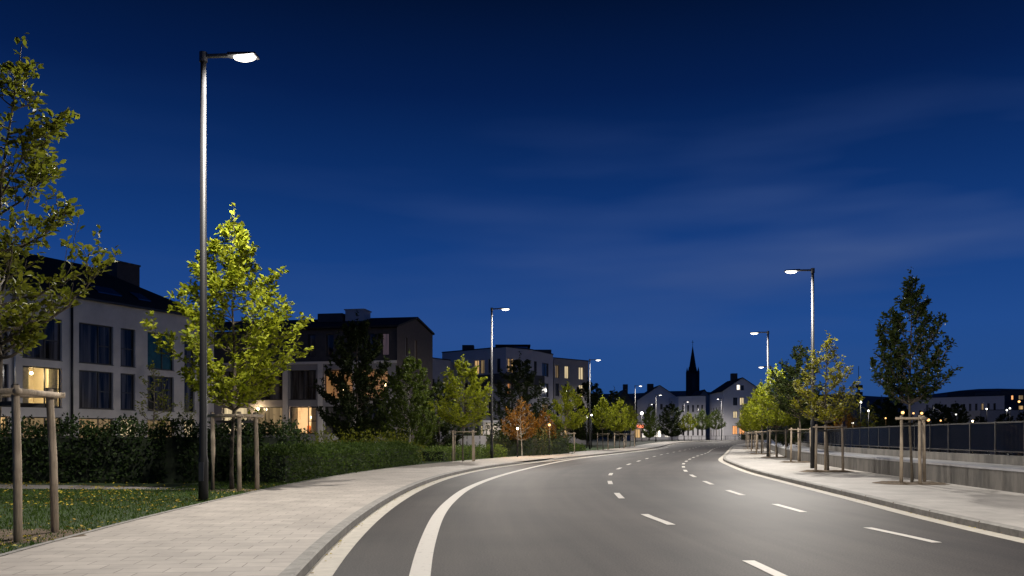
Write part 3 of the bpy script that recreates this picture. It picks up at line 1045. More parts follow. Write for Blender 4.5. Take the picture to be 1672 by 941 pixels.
def place_tree(name, meshes, x, y, z0, sc, rz, leafm, label, cat="tree", group=None, bark="bark", sxy=None):
    root = empty(name, (x, y, z0), rz)
    sxy = sxy or sc
    root.scale = (sxy, sxy, sc)
    tag(root, label, cat, group)
    for nm, me, mat in (("trunk", meshes[0], M[bark]), ("crown", meshes[1], M[leafm])):
        o = bpy.data.objects.new(nm, me)
        COL.objects.link(o)
        o.parent = root
        o.material_slots[0].link = "OBJECT"
        o.material_slots[0].material = mat
    return root


T_NEAR = tree_meshes(11, 7.2, 2.6, 1.28, 44, 0.125, 2.5, lean=(0.38, 0.0), r0=0.055)
T_BIG = tree_meshes(23, 7.45, 2.2, 1.78, 54, 0.155, 3.5, r0=0.055)
T_MID = tree_meshes(31, 6.1, 2.0, 1.75, 46, 0.155, 3.3, r0=0.05)
T_OPEN = tree_meshes(47, 5.8, 2.1, 1.3, 32, 0.13, 2.2, r0=0.045)
T_OVAL = tree_meshes(53, 6.1, 2.35, 1.25, 48, 0.145, 3.2, r0=0.05)
T_SMALL = tree_meshes(61, 4.2, 1.0, 0.75, 26, 0.10, 1.4, r0=0.03, n_tw=6)
T_ORANGE = tree_meshes(67, 4.2, 1.2, 1.35, 38, 0.12, 3.2, r0=0.035)
T_CONE = tree_meshes(71, 9.0, 0.7, 2.5, 70, 0.19, 3.2, r0=0.1)
T_BUSHY = tree_meshes(83, 8.0, 0.6, 2.6, 66, 0.22, 4.6, conical=0.6, r0=0.1)

ROW_L = "young staked trees along the left pavement"
ROW_R = "young staked trees along the right pavement"
# (meshes, photo column of the trunk, distance, scale, rotation, leaves, label)
left_row = [
    (T_NEAR, -16, 11.8, 0.96, 0.0, "leaf_olive", "large green young tree cut off by the left picture edge", True),
    (T_BIG, 381, 22.0, 0.975, 0.6, "leaf", "bright yellow-green young tree lit up beside the nearest tall lamp pole"),
    (T_MID, 757, 47.5, 0.97, 2.0, "leaf", "bright young tree left of the second lamp, before the white block"),
    (T_MID, 927, 71.0, 0.97, 4.0, "leaf", "young staked tree in front of the block with lit tall windows"),
    (T_OVAL, 984, 88.0, 0.92, 1.0, "leaf", "first staked tree past the third lamp on the left lawn"),
    (T_MID, 1011, 98.0, 0.95, 5.2, "leaf", "second staked tree past the third lamp on the left lawn"),
    (T_OVAL, 1029, 110.0, 0.9, 3.0, "leaf", "last staked tree of the left row before the grass strip ends"),
]
right_row = [
    (T_OVAL, 1487, 25.0, 1.02, 0.4, "leaf_unlit", "dark pointed young tree alone at the right, in front of the railing"),
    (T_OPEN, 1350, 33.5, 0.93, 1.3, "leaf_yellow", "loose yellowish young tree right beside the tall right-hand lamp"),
    (T_OVAL, 1305, 45.5, 1.05, 2.2, "leaf_unlit", "tall dark tree just left of the tall right-hand lamp pole"),
    (T_MID, 1268, 56.0, 1.0, 3.4, "leaf", "green staked tree beside the second lamp pole on the right"),
    (T_OVAL, 1244, 67.0, 0.95, 4.5, "leaf", "green staked tree just left of the second right-hand lamp pole"),
    (T_MID, 1235, 79.0, 0.92, 5.0, "leaf", "yellow-green rounded tree, third from the left end of the right row"),
    (T_OVAL, 1228, 92.0, 0.92, 0.9, "leaf", "yellow-green rounded tree, second from the left end of the right row"),
    (T_MID, 1224, 107.0, 0.95, 2.7, "leaf", "yellow-green rounded tree at the left end of the right row"),
]


def stake_frame(x, y, z0, rz, pts, H, rs, label, group, rails):
    root = empty("tree_support", (x, y, z0), rz)
    tag(root, label, "tree support", group)
    for (a, b_) in pts:
        mb = MB()
        k = random.uniform(-0.03, 0.03)
        mb.tube([(a * 1.06, b_ * 1.06, -0.1), (a * 1.03, b_ * 1.03, H * 0.5), (a + k, b_ + k, H - 0.02), (a + k, b_ + k, H)], [rs * 1.04, rs, rs * 0.97, rs * 0.8], 12)
        mb.build("stake", M["stake"], root, True)
    for (i, j) in rails:
        mb = MB()
        p, q = Vector((*pts[i], H - 0.1)), Vector((*pts[j], H - 0.1))
        d = (q - p).normalized()
        n = Vector((d.y, -d.x, 0)) * rs * 1.3
        mb.tube([p - d * 0.16 + n, q + d * 0.16 + n], rs * (0.78 if y < 30 else 0.6), 10)
        mb.build("rail", M["stake"], root, True)
    mb = MB()                                          # webbing ties from the stakes to the trunk
    for (a, b_) in pts:
        d = Vector((-a, -b_, 0)); L = d.length; d.normalize()
        mb.obox((a, b_), (d.x, d.y), rs, L - 0.05, -0.008, 0.008, H - 0.28, H - 0.22)
    mb.build("tie", M["tie"], root)
    return root


tri = [(0.48 * math.cos(a), 0.48 * math.sin(a)) for a in (R(200), R(320), R(80))]
for k, t in enumerate(left_row):
    me, px, y, sc, rz, lm, lab = t[:7]
    x = at(px, y); z0 = 0.11 + gz(y)
    place_tree("young_tree", me, x, y, z0, sc, rz, lm, lab, group=ROW_L)
sup_lab_l = ["thick weathered stake frame with a round top rail at the left picture edge",
             "three-post stake frame around the brightest tree beside the nearest lamp pole",
             "stake frame around the bright tree left of the second lamp",
             "stake frame around the tree in front of the block with lit tall windows",
             "stake frame around the first tree past the third lamp",
             "stake frame around the second tree past the third lamp",
             "stake frame around the last tree of the left row"]
for k, t in enumerate(left_row):
    px, y = t[1], t[2]
    x = at(px, y); z0 = 0.11 + gz(y)
    if k == 0:
        pts = [(0.68, -0.55), (0.63, 0.4), (-0.5, 0.0)]
        stake_frame(x, y, z0, 0, pts, 2.08, 0.053, sup_lab_l[0], "stake frames around the street trees", [(2, 0), (0, 1), (1, 2)])
    elif k == 1:
        pts = [(-0.47, -0.1), (0.25, -0.33), (0.52, 0.2)]
        stake_frame(x, y, z0, 0, pts, 2.02, 0.056, sup_lab_l[1], "stake frames around the street trees", [(0, 1), (1, 2), (2, 0)])
    else:
        pts = [(-0.55, -0.3), (0.5, -0.35), (0.55, 0.35), (-0.5, 0.3)]
        stake_frame(x, y, z0, 0, pts, 1.75, 0.042, sup_lab_l[k], "stake frames around the street trees", [(0, 1), (1, 2), (2, 3), (3, 0)])
sup_lab_r = ["stake frame of the lone dark tree in front of the railing",
             "stake frame of the yellowish tree beside the tall right-hand lamp",
             "stake frame of the tall dark tree left of the tall right-hand lamp",
             "stake frame of the tree beside the second right-hand lamp pole",
             "stake frame just left of the second right-hand lamp pole",
             "third stake frame from the left end of the right row",
             "second stake frame from the left end of the right row",
             "stake frame at the left end of the right row"]
mats_pits = []
for k, (me, px, y, sc, rz, lm, lab) in enumerate(right_row):
    x = at(px, y); z0 = 0.12 + gz(y)
    place_tree("young_tree", me, x, y, z0, sc, rz, lm, lab, group=ROW_R, sxy=sc * (0.82 if k == 0 else 1.0))
    pts = [(-0.42, -0.25), (0.0, -0.45), (0.46, 0.1)] if k == 0 else [(-0.52, -0.2), (0.5, -0.25), (0.15, 0.42)]
    stake_frame(x, y, z0, 0.1, pts, 2.0 if k == 0 else 1.85, 0.047, sup_lab_r[k], "stake frames around the street trees", [(0, 1), (1, 2), (2, 0)])
    # soil in the tree pit, heaped a little
    g = np.random.default_rng(100 + k)
    mb = MB(); n = 26
    ring0 = []
    for j in range(n):
        a = 2 * math.pi * j / n
        ring0.append((x + 1.0 * math.copysign(abs(math.cos(a)) ** 0.6, math.cos(a)) * g.uniform(0.93, 1.05), y + 0.75 * math.copysign(abs(math.sin(a)) ** 0.6, math.sin(a)) * g.uniform(0.93, 1.05), z0 + 0.008))
    for j in range(n):
        p, q = ring0[j], ring0[(j + 1) % n]
        ip = (x + (p[0] - x) * 0.75, y + (p[1] - y) * 0.75, z0 + 0.05 + 0.02 * math.sin(j * 1.9)); iq = (x + (q[0] - x) * 0.75, y + (q[1] - y) * 0.75, z0 + 0.05 + 0.02 * math.sin(((j + 1) % n) * 1.9))
        mb.quad(p, q, iq, ip)
        mb.poly([ip, iq, (x, y, z0 + 0.06)])
    so = mb.build("tree_pit_soil", M["soil"])
    so["kind"] = "structure"
# mulch at the two nearest left trees
for (px, y, rx, ry) in ((10, 11.9, 1.3, 1.0), (384, 22.0, 0.9, 0.6)):
    x = at(px, y)
    mb = MB(); n = 22
    ring = [(x + rx * math.cos(2 * math.pi * j / n) * random.uniform(0.85, 1.1), y + ry * math.sin(2 * math.pi * j / n) * random.uniform(0.85, 1.1), 0.117) for j in range(n)]
    for j in range(n):
        mb.poly([ring[j], ring[(j + 1) % n], (x, y, 0.16)])
    mb.build("mulch_soil", M["soil"])["kind"] = "structure"

# ------------------------------------------------------------------ garden trees and far trees
def gtree(name, me, px, y, H, baseH, lm, label, cat="tree", bark="bark", rz=None, wide=1.0, group=None, z0=0.1):
    s = H / baseH
    return place_tree(name, me, at(px, y), y, z0 + gz(y), s, random.uniform(0, 6) if rz is None else rz, lm, label, cat, group, bark, s * wide)


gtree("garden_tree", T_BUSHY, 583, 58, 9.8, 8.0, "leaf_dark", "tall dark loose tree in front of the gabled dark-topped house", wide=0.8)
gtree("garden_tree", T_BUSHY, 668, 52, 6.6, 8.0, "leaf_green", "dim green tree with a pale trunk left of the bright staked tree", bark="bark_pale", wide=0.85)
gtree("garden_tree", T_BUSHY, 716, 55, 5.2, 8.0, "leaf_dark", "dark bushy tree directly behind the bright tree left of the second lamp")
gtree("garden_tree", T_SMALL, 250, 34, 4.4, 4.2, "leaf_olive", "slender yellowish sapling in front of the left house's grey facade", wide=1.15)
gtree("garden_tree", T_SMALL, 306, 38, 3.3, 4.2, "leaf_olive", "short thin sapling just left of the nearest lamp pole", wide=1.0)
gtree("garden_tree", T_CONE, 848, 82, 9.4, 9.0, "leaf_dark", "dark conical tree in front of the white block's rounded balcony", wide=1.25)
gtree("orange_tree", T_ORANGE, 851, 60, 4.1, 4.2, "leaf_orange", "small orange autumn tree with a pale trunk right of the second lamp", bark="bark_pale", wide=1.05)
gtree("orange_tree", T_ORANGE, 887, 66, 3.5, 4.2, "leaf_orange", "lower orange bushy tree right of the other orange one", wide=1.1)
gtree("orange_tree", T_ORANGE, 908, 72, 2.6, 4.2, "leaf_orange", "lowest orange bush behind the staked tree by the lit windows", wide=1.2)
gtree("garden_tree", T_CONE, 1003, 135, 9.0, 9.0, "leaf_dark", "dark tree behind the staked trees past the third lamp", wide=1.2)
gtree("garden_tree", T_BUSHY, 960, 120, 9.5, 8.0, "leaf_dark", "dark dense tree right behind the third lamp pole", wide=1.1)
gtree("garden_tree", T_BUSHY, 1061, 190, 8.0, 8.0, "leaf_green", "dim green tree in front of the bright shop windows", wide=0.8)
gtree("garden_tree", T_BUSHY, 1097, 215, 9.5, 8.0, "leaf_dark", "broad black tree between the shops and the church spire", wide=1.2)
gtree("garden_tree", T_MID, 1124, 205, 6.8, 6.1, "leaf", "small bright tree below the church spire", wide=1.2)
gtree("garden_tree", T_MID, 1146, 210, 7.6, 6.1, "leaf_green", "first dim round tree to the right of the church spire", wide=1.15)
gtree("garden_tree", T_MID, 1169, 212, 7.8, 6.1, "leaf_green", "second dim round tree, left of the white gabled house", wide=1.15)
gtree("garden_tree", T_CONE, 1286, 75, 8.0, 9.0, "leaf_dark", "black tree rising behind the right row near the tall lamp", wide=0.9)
gtree("orange_tree", T_ORANGE, 1376, 90, 4.5, 4.2, "leaf_orange", "orange lit bush behind the railing right of the yellowish tree", wide=1.1)
gtree("garden_tree", T_SMALL, 1396, 140, 8.0, 4.2, "leaf", "pale green floodlit tree behind the railing left of the mast", wide=1.2)
gtree("garden_tree", T_SMALL, 1418, 140, 7.0, 4.2, "leaf", "pale green floodlit tree behind the railing right of the mast", wide=1.2)
far_dark = [(1330, 150, 9, "dark tree behind the yellowish staked tree"), (1440, 170, 9, "dark tree beyond the railing right of the floodlit trees"),
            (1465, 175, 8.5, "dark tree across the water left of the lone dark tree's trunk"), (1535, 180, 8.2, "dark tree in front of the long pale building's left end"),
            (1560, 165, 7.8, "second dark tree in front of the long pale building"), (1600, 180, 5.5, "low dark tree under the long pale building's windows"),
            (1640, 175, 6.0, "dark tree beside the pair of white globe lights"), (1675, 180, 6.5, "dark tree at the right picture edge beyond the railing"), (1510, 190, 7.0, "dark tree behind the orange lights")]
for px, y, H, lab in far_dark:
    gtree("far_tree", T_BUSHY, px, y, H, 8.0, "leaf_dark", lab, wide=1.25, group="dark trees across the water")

# ------------------------------------------------------------------ hedges
def hedge(name, poly_curve, width, H, n, leaf, mat, label, cat="hedge", z0=0.1, group=None, ragged=0.14):
    """leafy hedge along a polyline: dark twiggy core with leaves standing off it"""
    c = np.array(poly_curve, float)
    s = np.concatenate([[0], np.cumsum(np.linalg.norm(np.diff(c, axis=0), axis=1))])
    q = np.linspace(0, s[-1], max(3, int(s[-1] / 0.5)))
    c = np.stack([np.interp(q, s, c[:, 0]), np.interp(q, s, c[:, 1])], axis=1)
    g = np.random.default_rng(len(label) + n)
    root = empty(name, (c[0][0], c[0][1], z0 + gz(c[0][1])))
    tag(root, label, cat, group)
    mb = MB()
    w = width / 2 * 0.78
    a, b_ = offset(c, -w), offset(c, w)
    zc = [H * 0.84 + 0.05 * math.sin(i * 1.7) for i in range(len(c))]
    L = lambda p, z: (p[0] - c[0][0], p[1] - c[0][1], z + gz(p[1]) - gz(c[0][1]))
    for i in range(1, len(c) - 2):
        mb.quad(L(a[i], -0.05), L(a[i + 1], -0.05), L(a[i + 1], zc[i + 1]), L(a[i], zc[i]))
        mb.quad(L(b_[i], -0.05), L(b_[i + 1], -0.05), L(b_[i + 1], zc[i + 1]), L(b_[i], zc[i]))
        mb.quad(L(a[i], zc[i]), L(a[i + 1], zc[i + 1]), L(b_[i + 1], zc[i + 1]), L(b_[i], zc[i]))
    for i in (1, len(c) - 2):
        mb.quad(L(a[i], -0.05), L(b_[i], -0.05), L(b_[i], zc[i]), L(a[i], zc[i]))
    mb.build("twiggy_core", M["core"], root)
    t = g.uniform(0, 1, n) * (len(c) - 1.001)
    i = t.astype(int); f = (t - i)[:, None]
    cc = c[i] * (1 - f) + c[i + 1] * f
    tg = c[i + 1] - c[i]; tg /= np.linalg.norm(tg, axis=1, keepdims=True)
    nr = np.stack([tg[:, 1], -tg[:, 0]], axis=1)
    per = width + 2 * H
    u = g.uniform(0, per, n)
    side = np.where(u < H, -1.0, np.where(u > H + width, 1.0, 0.0))
    off_ = np.where(side == 0, u - H - width / 2, side * width / 2 + g.normal(size=n) * ragged * 0.5)
    zz = np.where(side < 0, u, np.where(side > 0, u - H - width, H + g.normal(size=n) * ragged * 0.6 + 0.10 * np.sin(t * 1.9) * ragged / 0.14))
    xy = cc + nr * off_[:, None]
    for e_, sg in ((0, -1), (len(c) - 2, 1)):            # leaves closing both ends
        m_ = (i == e_) & (g.uniform(0, 1, n) < 0.6)
        xy[m_] = c[e_ + (1 if sg > 0 else 0)] + tg[m_] * sg * (0.12 * g.normal(size=(m_.sum(), 1))) + nr[m_] * g.uniform(-width / 2, width / 2, (m_.sum(), 1))
        zz[m_] = g.uniform(0, H, m_.sum())
    out = np.stack([nr[:, 0] * side, nr[:, 1] * side, np.where(side == 0, 1.0, 0.25)], axis=1)
    P = np.stack([xy[:, 0] - c[0][0], xy[:, 1] - c[0][1], zz + np.array([gz(v) for v in xy[:, 1]]) - gz(c[0][1])], axis=1)
    D = out * 0.55 + g.normal(size=(n, 3)) * 0.6
    N = out + g.normal(size=(n, 3)) * 0.6
    me = leaf_mesh("foliage", P, D, N, leaf * g.uniform(0.6, 1.3, n), M[mat], 0.6)
    o = bpy.data.objects.new("foliage", me)
    COL.objects.link(o)
    o.parent = root
    return root


hedge("tall_hedge", [(-26, 26.2), (-16, 26.4), (-10.5, 26.0), (-8.1, 27.5), (-7.6, 29.5)], 1.4, 1.62, 26000, 0.11, "leaf_hedge", "tall dark clipped hedge in front of the left house", ragged=0.2)
hx = clip(offset(LK, -SW_L - 1.0), 24.5, 43.5)
hedge("low_hedge", hx[::2], 1.5, 0.92, 24000, 0.085, "leaf_low", "long low clipped green hedge beside the left pavement")
hx = clip(offset(LK, -SW_L - 1.4), 47, 60)
hedge("low_hedge", hx[::2], 1.6, 0.62, 9000, 0.10, "leaf_mid", "low loose hedge around the foot of the second lamp")
hx = clip(offset(LK, -SW_L - 1.6), 62, 84)
hedge("low_hedge", hx[::2], 2.2, 0.5, 8000, 0.12, "leaf_mid", "low hedge under the orange trees and the staked tree by the lit windows")
hedge("shrub_row", [(-14.5, 40), (-9, 41), (-5.5, 46)], 1.8, 1.05, 7000, 0.13, "leaf_olive", "loose brownish shrubs between the low hedge and the lit ground floor", "shrubs", ragged=0.4)
hedge("shrub_row", [(-3.2, 58), (0.8, 62), (4, 70)], 1.8, 1.5, 5000, 0.15, "leaf_dark", "dark shrubs behind the orange trees", "shrubs", ragged=0.4)
hedge("far_hedge", [(57, 215), (70, 214), (84, 215)], 1.5, 1.5, 2500, 0.3, "leaf_dark", "dark clipped hedge in front of the white gabled house", ragged=0.4)

# grass blades and fallen leaves on the near lawn
n = 60000
gx = rng.uniform(-19, -4.8, n); gy = rng.uniform(7.5, 27, n) ** 1.0
edge = np.interp(gy, lawn_edge[:, 1], lawn_edge[:, 0])
ok = (gx < edge - 0.02) & ~((gy > 22.3) & (gy < 25.6) & (gx < -9.0))
gx, gy = gx[ok], gy[ok]
n = len(gx)
P = np.stack([gx, gy, np.full(n, 0.105)], axis=1)
D = np.stack([rng.normal(size=n) * 0.45, rng.normal(size=n) * 0.45, np.ones(n)], axis=1)
N = rng.normal(size=(n, 3))
me = leaf_mesh("grass", P, D, N, rng.uniform(0.035, 0.085, n), M["blade"], 0.2)
o = bpy.data.objects.new("grass", me); COL.objects.link(o)
tag(o, "short green grass on the lawn left of the pavement", "grass", None, "stuff")
n = 3200
cl = rng.uniform(0, 1, (60, 2)) * np.array([12, 17]) + np.array([-17, 8])
pick = cl[rng.integers(0, 60, n)] + rng.normal(size=(n, 2)) * 0.8
edge = np.interp(pick[:, 1], lawn_edge[:, 1], lawn_edge[:, 0])
ok = pick[:, 0] < edge + rng.uniform(-0.05, 0.25, n) * (rng.uniform(0, 1, n) < 0.2)
pick = pick[ok]; n = len(pick)
P = np.stack([pick[:, 0], pick[:, 1], np.full(n, 0.155)], axis=1)
D = np.stack([rng.normal(size=n), rng.normal(size=n), rng.normal(size=n) * 0.2], axis=1)
N = np.stack([rng.normal(size=n) * 0.3, rng.normal(size=n) * 0.3, np.ones(n)], axis=1)
me = leaf_mesh("fallen_leaves", P, D, N, rng.uniform(0.035, 0.085, n), M["leaf_fallen"], 0.7)
o = bpy.data.objects.new("fallen_leaves", me); COL.objects.link(o)
tag(o, "small yellow fallen leaves scattered over the lawn", "leaves", None, "stuff")
# leaves caught in the gutters
P, yy = [], rng.uniform(8, 45, 190)
for v in yy:
    i = int(np.argmin(abs(LK[:, 1] - v)))
    P.append((LK[i][0] + abs(rng.normal()) * 0.06 + 0.015, v, 0.013))
for v in rng.uniform(10, 40, 150):
    i = int(np.argmin(abs(RK[:, 1] - v)))
    P.append((RK[i][0] - abs(rng.normal()) * 0.05 - 0.015, v, 0.013))
P = np.array(P); n = len(P)
D = np.stack([rng.normal(size=n), rng.normal(size=n), rng.normal(size=n) * 0.1], axis=1)
N = np.stack([rng.normal(size=n) * 0.2, rng.normal(size=n) * 0.2, np.ones(n)], axis=1)
me = leaf_mesh("gutter_leaves", P, D, N, rng.uniform(0.02, 0.05, n), M["leaf_fallen"], 0.7)
o = bpy.data.objects.new("gutter_leaves", me); COL.objects.link(o)
tag(o, "dry yellowish leaves lying along both gutters", "leaves", None, "stuff")

# ------------------------------------------------------------------ buildings
class Facade:
    """wall plane seen from outside, p0 left, p1 right"""
    def __init__(self, p0, p1, org):
        self.o = np.array(p0, float); v = np.array(p1, float) - self.o
        self.L = float(np.linalg.norm(v)); self.d = v / self.L
        self.n = np.array([self.d[1], -self.d[0]])     # outwards, to the viewer
        self.org = np.array(org, float)

    def s(self, px):                                   # distance along the wall of a photo column
        k = (px - CX) / F
        return float((k * self.o[1] - self.o[0]) / (self.d[0] - k * self.d[1]))

    def y(self, s):
        return float(self.o[1] + self.d[1] * s)

    def p(self, s, out, z):
        q = self.o + self.d * s + self.n * out
        return (q[0] - self.org[0], q[1] - self.org[1], z)

    def wall(self, mb, z0, z1, ops, depth=0.24, s0=0.0, s1=None):
        s1 = self.L if s1 is None else s1
        xs = sorted({s0, s1} | {o[0] for o in ops} | {o[1] for o in ops})
        zs = sorted({z0, z1} | {o[2] for o in ops} | {o[3] for o in ops})
        for i in range(len(xs) - 1):
            for j in range(len(zs) - 1):
                cx_, cz = (xs[i] + xs[i + 1]) / 2, (zs[j] + zs[j + 1]) / 2
                if any(o[0] < cx_ < o[1] and o[2] < cz < o[3] for o in ops): continue
                mb.quad(self.p(xs[i], 0, zs[j]), self.p(xs[i + 1], 0, zs[j]), self.p(xs[i + 1], 0, zs[j + 1]), self.p(xs[i], 0, zs[j + 1]))
        for a, b_, za, zb in [o[:4] for o in ops]:
            mb.quad(self.p(a, 0, za), self.p(b_, 0, za), self.p(b_, -depth, za), self.p(a, -depth, za))
            mb.quad(self.p(a, 0, zb), self.p(b_, 0, zb), self.p(b_, -depth, zb), self.p(a, -depth, zb))
            mb.quad(self.p(a, 0, za), self.p(a, 0, zb), self.p(a, -depth, zb), self.p(a, -depth, za))
            mb.quad(self.p(b_, 0, za), self.p(b_, 0, zb), self.p(b_, -depth, zb), self.p(b_, -depth, za))

    def bar(self, mb, s0, s1, o0, o1, z0, z1):
        P = [self.p(s0, o0, z0), self.p(s1, o0, z0), self.p(s1, o1, z0), self.p(s0, o1, z0), self.p(s0, o0, z1), self.p(s1, o0, z1), self.p(s1, o1, z1), self.p(s0, o1, z1)]
        i = len(mb.v); mb.v += P
        for q in ((3, 2, 1, 0), (4, 5, 6, 7), (0, 1, 5, 4), (1, 2, 6, 5), (2, 3, 7, 6), (3, 0, 4, 7)):
            mb.f.append(tuple(i + k for k in q)); mb.uv.append(None)

    def window(self, root, op, pane="glass_dark", vs=(0.6,), hs=True, fw=0.07, depth=0.24, fmat="frame", sill=True, label=None, room=None):
        a, b_, za, zb = op[:4]
        mb = MB()
        o0, o1 = -depth + 0.0, -depth + 0.08
        e = 0.004
        self.bar(mb, a + e, b_ - e, o0, o1, za + e, za + fw)
        self.bar(mb, a + e, b_ - e, o0, o1, zb - fw, zb - e)
        self.bar(mb, a + e, a + fw, o0, o1, za + fw, zb - fw)
        self.bar(mb, b_ - fw, b_ - e, o0, o1, za + fw, zb - fw)
        w = b_ - a
        last = a
        for v in vs:
            x = a + w * v
            self.bar(mb, x - fw / 2, x + fw / 2, o0, o1, za + fw, zb - fw)
            last = x
        if hs:
            zm = za + (zb - za) * 0.47
            self.bar(mb, last + (fw / 2 if vs else fw), b_ - fw, o0 + 0.003, o1 - 0.003, zm - fw / 2, zm + fw / 2)
        win = mb.build("window", M[fmat], root)
        if label: win["label"] = label
        pm = MB()
        pm.quad(self.p(a + fw * 0.6, -depth + 0.03, za + fw * 0.6), self.p(b_ - fw * 0.6, -depth + 0.03, za + fw * 0.6), self.p(b_ - fw * 0.6, -depth + 0.03, zb - fw * 0.6), self.p(a + fw * 0.6, -depth + 0.03, zb - fw * 0.6))
        pm.build("pane", M[pane], win)
        if sill:
            sm = MB(); self.bar(sm, a - 0.03, b_ + 0.03, -depth + 0.09, 0.05, za - 0.035, za - 0.003)
            sm.build("sill", M[fmat], win)
        if room:
            self.room(win, op, depth, **room)
        return win

    def room(self, win, op, depth, power=60, color=(1, 0.72, 0.4), bulb=(0.6, 0.85), curtain=True, dp=3.2, sofa=False):
        a, b_, za, zb = op[:4]
        ex = 0.5
        A, B, Z0, Z1 = a - ex, b_ + ex, za - 0.25, zb + 0.15
        f, k = -depth - 0.02, -depth - dp
        mb = MB()
        mb.quad(self.p(A, k, Z0), self.p(B, k, Z0), self.p(B, k, Z1), self.p(A, k, Z1))
        mb.quad(self.p(A, f, Z0), self.p(A, k, Z0), self.p(A, k, Z1), self.p(A, f, Z1))
        mb.quad(self.p(B, f, Z0), self.p(B, k, Z0), self.p(B, k, Z1), self.p(B, f, Z1))
        mb.quad(self.p(A, f, Z0), self.p(B, f, Z0), self.p(B, k, Z0), self.p(A, k, Z0))
        mb.quad(self.p(A, f, Z1), self.p(B, f, Z1), self.p(B, k, Z1), self.p(A, k, Z1))
        mb.build("room", M["room"], win)
        if curtain:
            cm = MB()
            for (c0, c1) in ((a + 0.02, a + (b_ - a) * 0.24), (b_ - (b_ - a) * 0.26, b_ - 0.02)):
                n = 14
                pr = None
                for j in range(n + 1):
                    s = c0 + (c1 - c0) * j / n
                    q = (s, -depth - 0.16 + 0.05 * (-1) ** j)
                    if pr: cm.quad(self.p(pr[0], pr[1], za + 0.02), self.p(q[0], q[1], za + 0.02), self.p(q[0], q[1], zb + 0.05), self.p(pr[0], pr[1], zb + 0.05))
                    pr = q
            cm.build("curtain", M["curtain"], win)
        if sofa:
            sf = MB()
            self.bar(sf, a + (b_ - a) * 0.45, b_ - 0.1, -depth - 1.6, -depth - 0.8, za - 0.2, za + 0.75)
            sf.build("sofa", M["sofa"], win, bevel=0.08)
        s = a + (b_ - a) * bulb[0]; z = za + (zb - za) * bulb[1]
        bm_ = MB()
        p = Vector(self.p(s, -depth - 0.9, z))
        for zz, rr in ((-0.09, 0.03), (-0.05, 0.09), (0.03, 0.1), (0.09, 0.05)):
            for j in range(10):
                t = 2 * math.pi * j / 10
                bm_.v.append((p.x + rr * math.cos(t), p.y + rr * math.sin(t), p.z + zz))
        for q in range(3):
            for j in range(10):
                i, i2 = q * 10 + j, q * 10 + (j + 1) % 10
                bm_.f.append((i, i2, i2 + 10, i + 10)); bm_.uv.append(None)
        bm_.build("ceiling_lamp", M["bulb"], win, True)
        ld = bpy.data.lights.new("room_light", "POINT")
        ld.energy = power; ld.color = color; ld.shadow_soft_size = 0.12
        lo = bpy.data.objects.new("room_light", ld); COL.objects.link(lo)
        lo.parent = win
        lo.location = p - Vector((0, 0, 0.16))


def plain_walls(mb, pts, z0, z1, top=True):
    n = len(pts)
    for i in range(n - 1):
        p, q = pts[i], pts[i + 1]
        mb.quad((*p, z0), (*q, z0), (*q, z1), (*p, z1))


# ---- house A: long grey plaster house at the left with a dark hipped roof
dA = np.array([0.428, 0.904])
A0 = np.array([-28.0, 56.0]) - dA * 16.0
A1 = np.array([-28.0, 56.0]) + dA * 11.5
hA = empty("grey_house", (A0[0], A0[1], 0.0))
tag(hA, "long grey rendered house at the left with big dark windows and a dark hipped roof", "house")
fA = Facade(A0, A1, A0)
cols = [(-75, -40), (-22, 14), (37, 101), (129, 185), (197, 221), (241, 284), (301, 318)]
rows = [(0.55, 2.72), (3.34, 5.83), (6.32, 8.93)]
opsA = []
for ci, (c0, c1) in enumerate(cols):
    for ri, (za, zb) in enumerate(rows):
        opsA.append((fA.s(c0), fA.s(c1), za, zb, ci, ri))
mb = MB()
EA = 10.55
fA.wall(mb, 0.0, EA, opsA)
bk = -fA.n * 13.0
L0, L1 = np.array([0, 0]), fA.d * fA.L
plain_walls(mb, [L1, L1 + bk, L0 + bk, L0], 0.0, EA)
mb.build("wall", M["plaster"], hA)
for op in opsA:
    ci, ri = op[4], op[5]
    wide = ci in (2, 3, 5)
    kw = dict(vs=(0.6,) if wide else (), hs=True)
    if (ci, ri) == (2, 1):
        fA.window(hA, op, "glass", label="lit window with a glowing ceiling lamp and curtains", room=dict(power=240, bulb=(0.52, 0.86), color=(1, 0.80, 0.42)), **kw)
    elif (ci, ri) == (5, 2):
        fA.window(hA, op, "glass_teal", label="window with teal curtains", **kw)
    elif ri == 0:
        pane = {1: "warm", 2: "dimwarm", 3: "dimwarm", 4: "cream", 5: "dimwarm", 6: "cream"}.get(ci, "glass_dark")
        fA.window(hA, op, pane, **kw)
    else:
        fA.window(hA, op, "glass_dark", **kw)
# roof
rb = MB()
ov = 0.25
e0, e1 = fA.p(-ov, ov, EA + 0.02), fA.p(fA.L + ov, ov, EA + 0.02)
e2, e3 = fA.p(fA.L + ov, -13 - ov, EA + 0.02), fA.p(-ov, -13 - ov, EA + 0.02)
r0_, r1_ = fA.p(4.0, -6.0, 14.1), fA.p(fA.L - 6.5, -6.0, 14.1)
rb.quad(e0, e1, r1_, r0_); rb.poly([e1, e2, r1_]); rb.quad(e2, e3, r0_, r1_); rb.poly([e3, e0, r0_])
rb.quad(e3, e2, e1, e0)
rfA = rb.build("roof", M["roof"], hA)
ed = MB(); fA.bar(ed, -ov, fA.L + ov, ov - 0.02, ov + 0.10, EA - 0.12, EA + 0.015)
ed.build("gutter_edge", M["pipe"], hA)
cm = MB()



def s_back(px, out):                                  # distance along the facade of a column seen on a line set back from it
    k = (px - CX) / F
    q = fA.o + fA.n * out
    return float((k * q[1] - q[0]) / (fA.d[0] - k * fA.d[1]))


